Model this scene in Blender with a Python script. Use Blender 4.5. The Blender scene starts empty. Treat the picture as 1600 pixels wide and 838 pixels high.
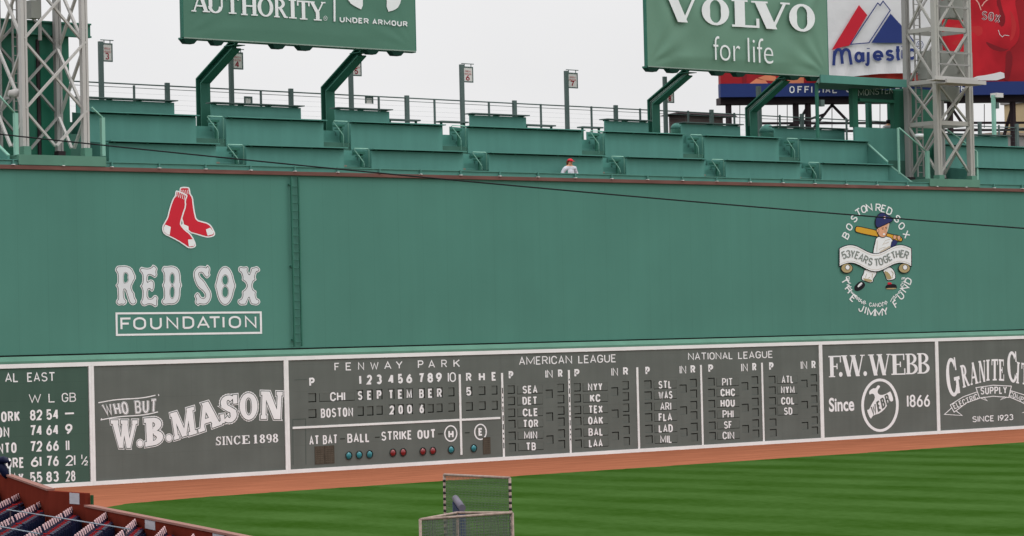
import bpy, bmesh, math, random
from mathutils import Vector, Matrix
random.seed(7)
C = bpy.context.scene.collection
R = math.radians
# ------------------------------------------------------------------ camera
CAM = Vector((-63.43523, -87.62052, 5.065346)); YAW, PIT, ROL, FPX = 0.7060716, 0.0230756, -0.0232502, 4458.5638
_f = Vector((math.sin(YAW)*math.cos(PIT), math.cos(YAW)*math.cos(PIT), math.sin(PIT)))
_r = Vector((math.cos(YAW), -math.sin(YAW), 0)); _u = _r.cross(_f)
_r, _u = math.cos(ROL)*_r+math.sin(ROL)*_u, math.cos(ROL)*_u-math.sin(ROL)*_r
cam = bpy.data.cameras.new('camera'); cam.sensor_width = 36; cam.sensor_fit = 'HORIZONTAL'
cam.lens = 36*FPX/1600; cam.clip_start = .5; cam.clip_end = 4000
co = bpy.data.objects.new('camera', cam); C.objects.link(co)
M3 = Matrix((_r, _u, -_f)).transposed()
co.matrix_world = Matrix.Translation(CAM) @ M3.to_4x4()
bpy.context.scene.camera = co
def ray(px, py): return _f+_r*((px-800)/FPX)+_u*((419-py)/FPX)
def S(px, py, y=0.0):                      # survey: photo measurement -> point on the plane y = const
    d = ray(px, py); return CAM+d*((y-CAM.y)/d.y)
def G(px, py, z=0.0):                      # survey: photo measurement -> point on a level plane
    d = ray(px, py); return CAM+d*((z-CAM.z)/d.z)
def PR(P):
    d = Vector(P)-CAM; k = d.dot(_f); return 800+FPX*d.dot(_r)/k, 419-FPX*d.dot(_u)/k
# ------------------------------------------------------------------ light
SUN_EL, SUN_AZ = 52, 128
w = bpy.data.worlds.new("World"); bpy.context.scene.world = w; w.use_nodes = True
nt = w.node_tree; nt.nodes.clear(); N = nt.nodes.new; L = nt.links.new
out = N('ShaderNodeOutputWorld'); bg = N('ShaderNodeBackground'); bg.inputs[1].default_value = .1
sky = N('ShaderNodeTexSky'); sky.sky_type = 'NISHITA'; sky.sun_disc = False
sky.sun_elevation = R(SUN_EL); sky.sun_rotation = R(SUN_AZ); sky.dust_density = 4
tc = N('ShaderNodeTexCoord'); sx = N('ShaderNodeSeparateXYZ'); L(tc.outputs['Generated'], sx.inputs[0])
rp = N('ShaderNodeValToRGB'); L(sx.outputs[2], rp.inputs[0])        # overcast: brighter towards the zenith
e = rp.color_ramp.elements
e[0].position = 0; e[0].color = (.300, .300, .302, 1); e[1].position = 1; e[1].color = (.86, .86, .865, 1)
for pos, v in ((.05, .325), (.09, .318), (.16, .345)):
    k = e.new(pos); k.color = (v, v*.996, v*1.004, 1)
cn = N('ShaderNodeTexNoise'); cn.inputs['Scale'].default_value = 7; cn.inputs['Detail'].default_value = 3
L(tc.outputs['Generated'], cn.inputs[0])
cr = N('ShaderNodeMapRange'); cr.inputs[3].default_value = 25.0; cr.inputs[4].default_value = 28.6; L(cn.outputs[0], cr.inputs[0])
mu = N('ShaderNodeVectorMath'); mu.operation = 'SCALE'; L(rp.outputs[0], mu.inputs[0]); L(cr.outputs[0], mu.inputs['Scale'])
mx = N('ShaderNodeMix'); mx.data_type = 'RGBA'; mx.inputs[0].default_value = .95
L(sky.outputs[0], mx.inputs[6]); L(mu.outputs[0], mx.inputs[7]); L(mx.outputs[2], bg.inputs[0]); L(bg.outputs[0], out.inputs[0])
sl = bpy.data.lights.new('sun', 'SUN'); sl.energy = .8; sl.angle = R(25); sl.color = (1, .985, .965)
so = bpy.data.objects.new('sun', sl); C.objects.link(so)
az = R(SUN_AZ); sd = Vector((math.sin(az)*math.cos(R(SUN_EL)), math.cos(az)*math.cos(R(SUN_EL)), math.sin(R(SUN_EL))))
so.rotation_euler = sd.to_track_quat('Z', 'Y').to_euler()
vs = bpy.context.scene.view_settings; vs.view_transform = 'Standard'; vs.look = 'None'; vs.exposure = 0; vs.gamma = 1; vs.use_curve_mapping = False
# ------------------------------------------------------------------ materials
def lin(c):
    return tuple((v/255/12.92 if v <= 10 else ((v/255+.055)/1.055)**2.4) for v in c)
MATS = {}
def mat(name, c, k=1.0, rough=.7, nz=.12, sc=(1, 1, 1), det=4, seam=None, bump=0, bsc=8, metal=0, streak=0, spec=.12):
    if name in MATS: return MATS[name]
    m = bpy.data.materials.new(name); m.use_nodes = True; t = m.node_tree; b = t.nodes['Principled BSDF']
    col = tuple(min(1, v*k) for v in lin(c))
    b.inputs['Roughness'].default_value = rough; b.inputs['Metallic'].default_value = metal
    b.inputs['Specular IOR Level'].default_value = spec
    tcn = t.nodes.new('ShaderNodeTexCoord')
    mp = t.nodes.new('ShaderNodeMapping'); mp.inputs['Scale'].default_value = sc; t.links.new(tcn.outputs['Object'], mp.inputs[0])
    no = t.nodes.new('ShaderNodeTexNoise'); no.inputs['Scale'].default_value = 1; no.inputs['Detail'].default_value = det
    t.links.new(mp.outputs[0], no.inputs[0])
    mr = t.nodes.new('ShaderNodeMapRange'); mr.inputs[1].default_value = .25; mr.inputs[2].default_value = .75
    mr.inputs[3].default_value = 1-nz; mr.inputs[4].default_value = 1+nz; t.links.new(no.outputs[0], mr.inputs[0])
    val = mr.outputs[0]
    def mul(a, bb):
        q = t.nodes.new('ShaderNodeMath'); q.operation = 'MULTIPLY'; t.links.new(a, q.inputs[0]); t.links.new(bb, q.inputs[1]); return q.outputs[0]
    if streak:
        m2 = t.nodes.new('ShaderNodeMapping'); m2.inputs['Scale'].default_value = (2.6, 2.6, .12); t.links.new(tcn.outputs['Object'], m2.inputs[0])
        n2 = t.nodes.new('ShaderNodeTexNoise'); n2.inputs['Scale'].default_value = 1; n2.inputs['Detail'].default_value = 5; t.links.new(m2.outputs[0], n2.inputs[0])
        r2 = t.nodes.new('ShaderNodeMapRange'); r2.inputs[1].default_value = .3; r2.inputs[2].default_value = .7
        r2.inputs[3].default_value = 1-streak; r2.inputs[4].default_value = 1+streak; t.links.new(n2.outputs[0], r2.inputs[0]); val = mul(val, r2.outputs[0])
    if seam:
        for ax, per, wd, dk in seam:
            s3 = t.nodes.new('ShaderNodeSeparateXYZ'); t.links.new(tcn.outputs['Object'], s3.inputs[0])
            dv = t.nodes.new('ShaderNodeMath'); dv.operation = 'DIVIDE'; t.links.new(s3.outputs[ax], dv.inputs[0]); dv.inputs[1].default_value = per
            fr = t.nodes.new('ShaderNodeMath'); fr.operation = 'FRACT'; t.links.new(dv.outputs[0], fr.inputs[0])
            lt = t.nodes.new('ShaderNodeMath'); lt.operation = 'LESS_THAN'; t.links.new(fr.outputs[0], lt.inputs[0]); lt.inputs[1].default_value = wd/per
            r3 = t.nodes.new('ShaderNodeMapRange'); t.links.new(lt.outputs[0], r3.inputs[0]); r3.inputs[3].default_value = 1; r3.inputs[4].default_value = dk
            val = mul(val, r3.outputs[0])
    sc_ = t.nodes.new('ShaderNodeVectorMath'); sc_.operation = 'SCALE'; sc_.inputs[0].default_value = col; t.links.new(val, sc_.inputs['Scale'])
    t.links.new(sc_.outputs[0], b.inputs['Base Color'])
    if bump:
        n4 = t.nodes.new('ShaderNodeTexNoise'); n4.inputs['Scale'].default_value = bsc; n4.inputs['Detail'].default_value = 4; t.links.new(tcn.outputs['Object'], n4.inputs[0])
        bp = t.nodes.new('ShaderNodeBump'); bp.inputs['Strength'].default_value = bump; bp.inputs['Distance'].default_value = .1; t.links.new(n4.outputs[0], bp.inputs['Height']); t.links.new(bp.outputs[0], b.inputs['Normal'])
    MATS[name] = m; return m
GW = mat('wall_green', (77, 127, 115), 1, .55, .07, (.25, .25, .25), 3, [(0, 1.22, .02, .9)], streak=.022)
GS = mat('seat_green', (84, 136, 126), 1, .55, .07, (.8, .8, .8), 4, streak=.05)
GL = mat('ledge_green', (100, 146, 128), .8, .6, .1, (1, 1, 1), 4)
GD = mat('steel_green', (54, 106, 91), 1, .5, .1, (1, 1, 1))
GR = mat('rail_green', (136, 182, 166), 1, .5, .1)
GG = mat('grey_green_paint', (88, 102, 100), 1, .5, .08)
BB1 = mat('vinyl_green', (82, 122, 106), 1, .45, .06, (.3, .3, .3), bump=.12, bsc=.9)
BB2 = mat('vinyl_pale_green', (104, 139, 121), 1, .45, .08, (.4, .4, .4), bump=.15, bsc=.8)
SB = mat('board_paint', (95, 101, 97), 1, .6, .1, (.6, .6, .9), 7, [(2, 1.02, .012, .88), (0, 3.05, .015, .9)], streak=.05)
SBG = mat('standings_paint', (66, 90, 80), 1, .6, .06, (.5, .5, .5), 5, [(2, .62, .012, .85)], streak=.05)
PL = mat('plate_paint', (94, 100, 96), 1, .6, .08, (2, 2, 2), 3)
DK = mat('dark_interior', (46, 50, 47), 1, .9, .1)
WH = mat('white_paint', (228, 230, 232), 1, .6, .06, (1.5, 1.5, 1.5), 5)
WF = mat('white_frame_paint', (224, 226, 226), 1, .6, .08, (.8, .8, 2.5), 6)
DG = mat('outline_grey', (66, 78, 74), 1, .6, .05)
RED = mat('red_paint', (200, 42, 58), 1, .5, .06)
RB = mat('rust_cap', (112, 78, 72), 1, .7, .2, (1, 6, 6))
BLK = mat('black_paint', (26, 26, 32), 1, .6, .05)
NAV = mat('navy_paint', (44, 52, 100), 1, .6, .08)
YEL = mat('yellow_paint', (206, 156, 52), 1, .6, .06)
SKN = mat('skin', (214, 160, 128), 1, .6, .04)
TAN = mat('tan_paint', (168, 152, 112), 1, .6, .05)
LGR = mat('emblem_grey', (128, 136, 132), 1, .6, .05)
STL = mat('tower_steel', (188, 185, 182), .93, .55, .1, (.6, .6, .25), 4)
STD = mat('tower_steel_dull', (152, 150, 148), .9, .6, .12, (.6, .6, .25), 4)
CON = mat('concrete', (150, 138, 126), .9, .9, .2, (2, 2, 2))
BRW = mat('brown_red_wall', (110, 46, 36), .85, .6, .12, (1, 1, 1), 5, streak=.08, spec=0)
BRT = mat('brown_wall_cap', (158, 112, 102), .7, .6, .1)
SNV = mat('seat_navy', (28, 34, 66), .6, .45, .12, (3, 3, 3))
SRD = mat('seat_red', (190, 40, 44), .8, .45, .1)
SPK = mat('seat_back_sheen', (222, 184, 186), .85, .4, .12, (6, 6, 6))  # pale pink stands in for sky gloss on the seat-back tops
GLB = mat('lamp_teal', (24, 118, 128), 1, .15, .25, (9, 9, 9), spec=.6)
GLR = mat('lamp_red', (122, 32, 38), 1, .15, .25, (9, 9, 9), spec=.6)
BRN = mat('brown_panel', (76, 70, 61), 1, .6, .25, (8, 8, 3))
REDB = mat('ad_red', (156, 34, 42), 1, .5, .25, (.3, .3, .5), 3)
REDL = mat('ad_red_bright', (184, 34, 46), 1, .5, .34, (.45, .9, .45), 3)
REDD = mat('ad_red_dark', (130, 32, 40), 1, .5, .1, (.5, .5, .5))
ORG = mat('ad_orange', (224, 138, 104), 1, .5, .1)
BLB = mat('ad_blue', (42, 58, 112), 1, .5, .08, (.4, .4, .4))
WVN = mat('vinyl_white', (220, 218, 220), 1, .5, .05, (.4, .4, .4), bump=.5, bsc=.9)
BGE = mat('beige_wall', (206, 184, 146), .8, .8, .06)
DRK = mat('dark_steel', (60, 50, 54), .8, .6, .15)
CAB = mat('cabinet_grey', (158, 160, 154), .8, .5, .08)
PAD = mat('pad_navy', (42, 52, 84), .8, .6, .15, (4, 4, 4))
PDG = mat('pad_faded', (126, 120, 136), .55, .6, .1, (4, 4, 4))
TUB = mat('screen_tube', (186, 162, 150), .6, .5, .3, (12, 12, 12))
NET = mat('net_cord', (112, 120, 108), .7, .8, .1)
CBL = mat('black_cable', (40, 40, 42), .7, .6, .1)
HAI = mat('hair_red_brown', (150, 82, 58), .7, .7, .2, (30, 30, 30))
DHR = mat('hair_dark', (34, 30, 30), .8, .7, .2)
SHT = mat('jersey_white', (214, 216, 226), .85, .8, .12, (14, 14, 14), 3)
JNS = mat('jeans', (62, 74, 102), .7, .8, .1)
SGN = mat('sign_white', (216, 210, 208), .9, .5, .05)
PAP = mat('paper_notice', (190, 188, 196), .8, .7, .1, (2, 2, 14), 2)
# ------------------------------------------------------------------ builders
ORG_ = {}
def tag(o, label, cat, group=None, kind=None):
    o['label'] = label; o['category'] = cat
    if group: o['group'] = group
    if kind: o['kind'] = kind
    return o
def thing(name, label, cat, loc, group=None):
    o = bpy.data.objects.new(name, None); C.objects.link(o); o.location = Vector(loc); o.empty_display_size = .2
    ORG_[o.name] = Vector(loc); return tag(o, label, cat, group)
class MB:
    def __init__(s): s.v = []; s.f = []; s.m = []; s.sm = []
    def face(s, pts, m=0):
        b = len(s.v); s.v += [Vector(p) for p in pts]; s.f.append(list(range(b, b+len(pts)))); s.m.append(m); s.sm.append(False)
    def box(s, x0, x1, y0, y1, z0, z1, m=0):
        s.hexa([(x0, y0, z0), (x1, y0, z0), (x1, y1, z0), (x0, y1, z0)], [(x0, y0, z1), (x1, y0, z1), (x1, y1, z1), (x0, y1, z1)], m); return s
    def hexa(s, lo, hi, m=0):
        b = len(s.v); n = len(lo); s.v += [Vector(p) for p in lo]+[Vector(p) for p in hi]
        fs = [list(range(n-1, -1, -1)), list(range(n, 2*n))]+[[i, (i+1) % n, n+(i+1) % n, n+i] for i in range(n)]
        for f in fs: s.f.append([b+i for i in f]); s.m.append(m); s.sm.append(False)
        return s
    def bar(s, p, q, w_, h=None, m=0, up=(0, 0, 1)):
        p, q = Vector(p), Vector(q); d = (q-p).normalized(); u = Vector(up)
        if abs(d.dot(u)) > .95: u = Vector((0, 1, 0))
        a = d.cross(u).normalized(); c = a.cross(d).normalized(); h = h or w_
        o = [a*w_/2+c*h/2, -a*w_/2+c*h/2, -a*w_/2-c*h/2, a*w_/2-c*h/2]
        return s.hexa([p+k for k in o], [q+k for k in o], m)
    def tube(s, pts, r, n=8, m=0):
        pts = [Vector(p) for p in pts]; b = len(s.v); rad = r if isinstance(r, (list, tuple)) else [r]*len(pts)
        for i, p in enumerate(pts):
            d = (pts[min(i+1, len(pts)-1)]-pts[max(i-1, 0)]).normalized()
            u = Vector((0, 0, 1)) if abs(d.z) < .9 else Vector((0, 1, 0)); a = d.cross(u).normalized(); c = a.cross(d)
            for k in range(n):
                t = 2*math.pi*k/n; s.v.append(p+(a*math.cos(t)+c*math.sin(t))*rad[i])
        for i in range(len(pts)-1):
            for k in range(n):
                s.f.append([b+i*n+k, b+i*n+(k+1) % n, b+(i+1)*n+(k+1) % n, b+(i+1)*n+k]); s.m.append(m); s.sm.append(True)
        s.f.append([b+k for k in range(n)][::-1]); s.m.append(m); s.sm.append(False)
        s.f.append([b+(len(pts)-1)*n+k for k in range(n)]); s.m.append(m); s.sm.append(False); return s
    def prism(s, poly, off, m=0):          # polygon (3D points) swept by a vector
        return s.hexa([Vector(p) for p in poly], [Vector(p)+Vector(off) for p in poly], m)
    def build(s, name, mats, parent=None, org=None):
        o0 = ORG_[parent.name] if parent and parent.name in ORG_ else Vector((0, 0, 0))
        if parent is None: o0 = Vector(org) if org else Vector((0, 0, 0))
        me = bpy.data.meshes.new(name); me.from_pydata([tuple(v-o0) for v in s.v], [], s.f)
        for m in (mats if isinstance(mats, (list, tuple)) else [mats]): me.materials.append(m)
        me.polygons.foreach_set('material_index', s.m); me.polygons.foreach_set('use_smooth', s.sm)
        bm = bmesh.new(); bm.from_mesh(me); bmesh.ops.recalc_face_normals(bm, faces=bm.faces); bm.to_mesh(me); bm.free()
        o = bpy.data.objects.new(name, me); C.objects.link(o); ORG_[o.name] = o0
        if parent: o.parent = parent
        else: o.location = o0
        return o
def structure(o): o['kind'] = 'structure'; return o
# ---- outline fonts: sans comes from the built-in font, serif from strokes
DGP = None
TC = {}
def sans(s, bold=0.0, res=6):
    k = (s, bold)
    if k in TC: return TC[k]
    cu = bpy.data.curves.new('t', 'FONT'); cu.body = s; cu.size = 1; cu.offset = bold; cu.resolution_u = res; cu.fill_mode = 'FRONT'
    o = bpy.data.objects.new('t', cu); C.objects.link(o)
    me = bpy.data.meshes.new_from_object(o.evaluated_get(bpy.context.evaluated_depsgraph_get()))
    vs_ = [(v.co.x, v.co.y) for v in me.vertices]; fs = [list(p.vertices) for p in me.polygons]
    bpy.data.objects.remove(o); bpy.data.curves.remove(cu); bpy.data.meshes.remove(me)
    TC[k] = (vs_, fs); return TC[k]
def capline(bold):
    v, _ = sans('H', bold); ys = [p[1] for p in v]; return min(ys), max(ys)
TILT = .026
def el(cx, cy, rx, ry, a0, a1, n=10): return [(cx+rx*math.cos(R(a0+(a1-a0)*i/n)), cy+ry*math.sin(R(a0+(a1-a0)*i/n))) for i in range(n+1)]
GF = {
 'A': [[(0, 0), (.5, 1), (1, 0)], [(.18, .3), (.82, .3)]],
 'B': [[(0, .53), (0, 1), (.55, 1)]+el(.58, .765, .36, .235, 90, -90)+[(0, .53)], [(0, .53), (0, 0), (.55, 0)]+el(.6, .265, .4, .265, -90, 90)],
 'C': [el(.5, .68, .5, .32, 8, 180)+el(.5, .32, .5, .32, 180, 352)], 'D': [[(0, 0), (0, 1)]+el(.42, .66, .58, .34, 90, 0)+el(.42, .34, .58, .34, 0, -90)+[(0, 0)]],
 'E': [[(1, 1), (0, 1), (0, 0), (1, 0)], [(0, .52), (.8, .52)]], 'F': [[(1, 1), (0, 1), (0, 0)], [(0, .52), (.8, .52)]],
 'G': [el(.5, .68, .5, .32, 10, 180)+el(.5, .32, .5, .32, 180, 360)+[(1, .46), (.55, .46)]], 'H': [[(0, 0), (0, 1)], [(1, 0), (1, 1)], [(0, .5), (1, .5)]],
 'I': [[(.5, 0), (.5, 1)]], 'J': [[(1, 1), (1, .3)]+el(.5, .3, .5, .3, 0, -180)], 'K': [[(0, 0), (0, 1)], [(1, 1), (.05, .42)], [(.35, .6), (1, 0)]],
 'L': [[(0, 1), (0, 0), (1, 0)]], 'M': [[(0, 0), (0, 1), (.5, .15), (1, 1), (1, 0)]], 'N': [[(0, 0), (0, 1), (1, 0), (1, 1)]],
 'O': [el(.5, .66, .5, .34, 0, 180)+el(.5, .34, .5, .34, 180, 360)+[(1, .66)]],
 'P': [[(0, 0), (0, 1), (.55, 1)]+el(.58, .735, .42, .265, 90, -90)+[(0, .47)]], 'R': [[(0, 0), (0, 1), (.55, 1)]+el(.58, .745, .4, .255, 90, -90)+[(0, .49)], [(.5, .49), (1, 0)]],
 'S': [el(.5, .755, .47, .245, 22, 250)+el(.5, .26, .5, .26, 70, -158)], 'T': [[(0, 1), (1, 1)], [(.5, 1), (.5, 0)]], 'U': [[(0, 1), (0, .34)]+el(.5, .34, .5, .34, 180, 360)+[(1, 1)]],
 'V': [[(0, 1), (.5, 0), (1, 1)]], 'W': [[(0, 1), (.25, 0), (.5, .85), (.75, 0), (1, 1)]], 'X': [[(0, 0), (1, 1)], [(0, 1), (1, 0)]], 'Y': [[(0, 1), (.5, .46), (1, 1)], [(.5, .46), (.5, 0)]], 'Z': [[(0, 1), (1, 1), (0, 0), (1, 0)]],
 '1': [[(.5, 0), (.5, 1)]], '2': [el(.5, .7, .5, .3, 172, -25)+[(0, 0), (1, 0)]], '3': [el(.5, .76, .46, .24, 155, -75), el(.5, .265, .5, .265, 75, -155)], '4': [[(.72, 0), (.72, 1)], [(.66, .98), (0, .3), (1, .3)]],
 '5': [[(.95, 1), (.12, 1), (.06, .5)]+el(.48, .31, .52, .31, 125, -155)], '6': [el(.5, .3, .5, .3, 0, 360, 18), [(.8, 1), (.42, .78), (.1, .5), (0, .3)]], '7': [[(0, 1), (1, 1), (.62, .5), (.42, 0)]],
 '8': [el(.5, .76, .43, .24, 0, 360, 18), el(.5, .27, .5, .27, 0, 360, 18)], '9': [el(.5, .7, .5, .3, 0, 360, 18), [(.2, 0), (.58, .22), (.9, .5), (1, .7)]], '-': [[(0, .45), (1, .45)]],
 'm_': [[(0, 0), (.06, .9)], [(.06, .62)]+el(.27, .74, .17, .26, 160, 0)+[(.5, .1)], [(.46, .62)]+el(.7, .74, .2, .26, 160, 0)+[(1, .05)]],
 'a_': [el(.4, .48, .4, .48, 0, 360, 18), [(.93, 1.05), (.93, .1), (1.05, -.05)]], 'j_': [[(.6, 1), (.6, -.1)]+el(.3, -.12, .3, .35, 0, -150), [(.6, 1.35), (.6, 1.45)]], 'e_': [[(.06, .5), (.95, .5)]+el(.5, .55, .45, .45, 0, 320, 16)],
 's_': [el(.5, .76, .42, .24, 25, 250)+el(.5, .26, .46, .26, 70, -158)], 't_': [[(.45, 1.5), (.45, .2), (.6, 0), (.95, .05)], [(0, 1), (.95, 1)]], 'i_': [[(.5, 0), (.5, 1)], [(.5, 1.35), (.5, 1.45)]], 'c_': [el(.5, .5, .48, .5, 40, 320, 16)]}
GF['0'] = GF['O']
GWD = {'I': .16, '1': .18, 'M': 1.55, 'W': 1.7, 'N': 1.15, 'A': 1.05, 'V': 1.0, 'J': .8, 'E': .82, 'F': .78, 'L': .76, 'T': 1.08, ' ': .5, '-': .5}
class Paint(MB):
    """flat painted sheets on the plane y = const, laid out from survey measurements"""
    def __init__(s, y): MB.__init__(s); s.y = y; s.k = 0; s.marks = []
    def build(s, name, mats, parent=None, org=None):
        """one object per painted word"""
        cuts = sorted({m for m in s.marks if 0 < m[1] < len(s.f)}); b0 = (0, 0); o = None
        for b1 in cuts+[(len(s.v), len(s.f))]:
            q = MB(); q.v = s.v[b0[0]:b1[0]]; q.f = [[i-b0[0] for i in f] for f in s.f[b0[1]:b1[1]]]; q.m = s.m[b0[1]:b1[1]]; q.sm = s.sm[b0[1]:b1[1]]
            o = MB.build(q, name, mats, parent, org); b0 = b1
        return o
    def P(s, px, py, lift=0): return S(px, py, s.y-lift)
    def word(s): s.marks.append((len(s.v), len(s.f)))
    def strokes(s, t, fmap, L_, h, wd, m, lift, brush=None):
        """single-stroke sign-painter letters painted with a brush of width wd; fmap takes centre-line x in 0..L_ and v in 0..1"""
        ws = [0 if c in '1I' else GWD.get(c, 1.0) for c in t]; n = len(t); g = min(.17*h, .17*L_/n)
        U = (L_-n*wd-(n-1)*g)/max(.01, sum(ws)); x = 0
        if U < 0: U = 0
        if n > 1 and U > .56*h and n < 4 and '1' in t: x += (U-.56*h)*sum(ws)/2; U = .56*h
        for c, w_ in zip(t, ws):
            if c in GF:
                for pl in GF[c]: s.line([fmap(x+wd/2+(u*w_*U if w_ else 0), v) for u, v in pl], (brush or wd)*(.76 if c in 'MW' else .8 if c == 'N' else .88 if c in 'ABRS' else 1), m, lift)
            x += w_*U+wd+g
    def text(s, t, x0, y0, x1, y1, h, bold=0.0, m=0, lift=0, tilt=TILT, wd=None):
        if not any(c.islower() for c in t):
            if len(t) > 1: s.word()
            wd = wd or h*(.118+bold*3.4); q_ = wd/2
            if t in ('1', 'I'): x0 = (x0+x1)/2-q_; x1 = x0+wd
            L_ = max(wd*1.01, x1-x0); wd = min(wd, L_/len(t)*.29) if len(t) > 1 else min(wd, L_*.4) if t not in ('1', 'I') else wd
            q_ = wd/2
            s.strokes(t, lambda x, v: (x0+x-tilt*(v*(h-2*q_)+q_), y0+x/L_*(y1-y0)-q_-v*(h-2*q_)), L_, h, wd, m, lift)
            return
        v, fs = sans(t, bold); lo, hi = capline(bold); xs = [p[0] for p in v]; a, b = min(xs), max(xs); n = len(s.v)
        for x, y in v:
            u = (x-a)/(b-a); q = (y-lo)/(hi-lo); s.v.append(s.P(x0+u*(x1-x0)-tilt*q*h, y0+u*(y1-y0)-q*h, lift))
        for f in fs: s.f.append([n+i for i in f]); s.m.append(m); s.sm.append(False)
    def quadtext(s, t, bl, br, tr, tl, bold=0.0, m=0, lift=0, wd=None, lay=None):
        if not any(c.islower() for c in t):
            s.word(); h = math.hypot(tl[0]-bl[0], tl[1]-bl[1]); L_ = math.hypot(br[0]-bl[0], br[1]-bl[1]); wd = wd or min(h*(.118+bold*3.4), L_/len(t)*.36)
            def fm(x, q):
                q = .06+.88*q; u = x/L_; return ((1-q)*((1-u)*bl[0]+u*br[0])+q*((1-u)*tl[0]+u*tr[0]), (1-q)*((1-u)*bl[1]+u*br[1])+q*((1-u)*tl[1]+u*tr[1]))
            s.strokes(t, fm, L_, h, lay or wd, m, lift, wd); return
        v, fs = sans(t, bold); lo, hi = capline(bold); xs = [p[0] for p in v]; a, b = min(xs), max(xs); n = len(s.v)
        for x, y in v:
            u = (x-a)/(b-a); q = (y-lo)/(hi-lo)
            px = (1-q)*((1-u)*bl[0]+u*br[0])+q*((1-u)*tl[0]+u*tr[0]); py = (1-q)*((1-u)*bl[1]+u*br[1])+q*((1-u)*tl[1]+u*tr[1])
            s.v.append(s.P(px, py, lift))
        for f in fs: s.f.append([n+i for i in f]); s.m.append(m); s.sm.append(False)
    def letter(s, ch, cx, cy, h, ang, wf=.75, bold=0.0, m=0, lift=0, wd=None):
        if ch in GF:
            c_, s_ = math.cos(R(ang)), math.sin(R(ang)); w_ = h*wf*GWD.get(ch, 1.0)*.82; wd = wd or h*(.12+bold*3)
            def fm(u, v):
                a = (u-.5)*w_; b = (v-.5)*(h-wd); return (cx+(a*c_+b*s_)*.86, cy+a*s_-b*c_)
            for pl in GF[ch]: s.line([fm(u, v) for u, v in pl], wd, m, lift)
            return
        v, fs = sans(ch, bold); lo, hi = capline(bold); xs = [p[0] for p in v]; mid = (min(xs)+max(xs))/2; n = len(s.v)
        c_, s_ = math.cos(R(ang)), math.sin(R(ang))
        for x, y in v:
            a = (x-mid)/(hi-lo)*h*wf; b = ((y-lo)/(hi-lo)-.5)*h
            s.v.append(s.P(cx+(a*c_+b*s_)*.86, cy+a*s_-b*c_, lift))
        for f in fs: s.f.append([n+i for i in f]); s.m.append(m); s.sm.append(False)
    def poly(s, pts, m=0, lift=0, holes=()):
        loops = [pts]+list(holes)
        cu = bpy.data.curves.new('p', 'CURVE'); cu.dimensions = '2D'; cu.fill_mode = 'BOTH'
        for lp in loops:
            sp = cu.splines.new('POLY'); sp.points.add(len(lp)-1); sp.use_cyclic_u = True
            for i, (x, y) in enumerate(lp): sp.points[i].co = (x, -y, 0, 1)
        o = bpy.data.objects.new('p', cu); C.objects.link(o)
        me = bpy.data.meshes.new_from_object(o.evaluated_get(bpy.context.evaluated_depsgraph_get())); n = len(s.v)
        for v in me.vertices: s.v.append(s.P(v.co.x, -v.co.y, lift))
        for p in me.polygons: s.f.append([n+i for i in p.vertices]); s.m.append(m); s.sm.append(False)
        bpy.data.objects.remove(o); bpy.data.curves.remove(cu); bpy.data.meshes.remove(me)
    def line(s, pts, wd, m=0, lift=0, closed=False):
        s.k += 1; lift = lift+.00012*(s.k % 30); n = len(pts); P_ = [Vector(p) for p in pts]; a_, b_ = [], []
        for i in range(n):
            pv = P_[(i-1) % n] if closed or i else P_[0]; nx = P_[(i+1) % n] if closed or i < n-1 else P_[-1]
            d1 = (P_[i]-pv); d2 = (nx-P_[i]); d1 = d1.normalized() if d1.length > 1e-6 else d2.normalized(); d2 = d2.normalized() if d2.length > 1e-6 else d1
            t = (d1+d2); t = t.normalized() if t.length > 1e-6 else d1; nn = Vector((-t.y, t.x)); k = max(.45, nn.dot(Vector((-d1.y, d1.x))))
            a_.append(P_[i]+nn*wd/2/k); b_.append(P_[i]-nn*wd/2/k)
        for i in range(n if closed else n-1):
            j = (i+1) % n; s.face([s.P(*a_[i], lift), s.P(*a_[j], lift), s.P(*b_[j], lift), s.P(*b_[i], lift)], m)
    def ell(s, cx, cy, rx, ry, m=0, lift=0, n=36, a0=0, a1=360):
        s.poly([(cx+rx*math.cos(R(a0+(a1-a0)*i/n)), cy+ry*math.sin(R(a0+(a1-a0)*i/n))) for i in range(n)], m, lift)
    def ring(s, cx, cy, rx, ry, wd, m=0, lift=0, n=40):
        s.line([(cx+rx*math.cos(2*math.pi*i/n), cy+ry*math.sin(2*math.pi*i/n)) for i in range(n)], wd, m, lift, True)
    def serif(s, ch, x0, y0, x1, y1, h, T=.2, t=.08, m=0, lift=0, ex=0.0, skew=0.0):
        """slab/roman capital between baseline ends (x0,y0)-(x1,y1), cap height h; ex widens every stroke"""
        w_, prims = GLY(ch, T, t)
        for prim in prims:
            s.k += 1; lf = lift+.00011*(s.k % 40)
            s.face([s.P(x0+(x/w_)*(x1-x0)-(TILT+skew)*y*h, y0+(x/w_)*(y1-y0)-y*h, lf) for x, y in grow(prim, ex)], m) if len(prim) == 4 else None
def grow(q, e):
    if not e: return q
    return offs(q, e)
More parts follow.
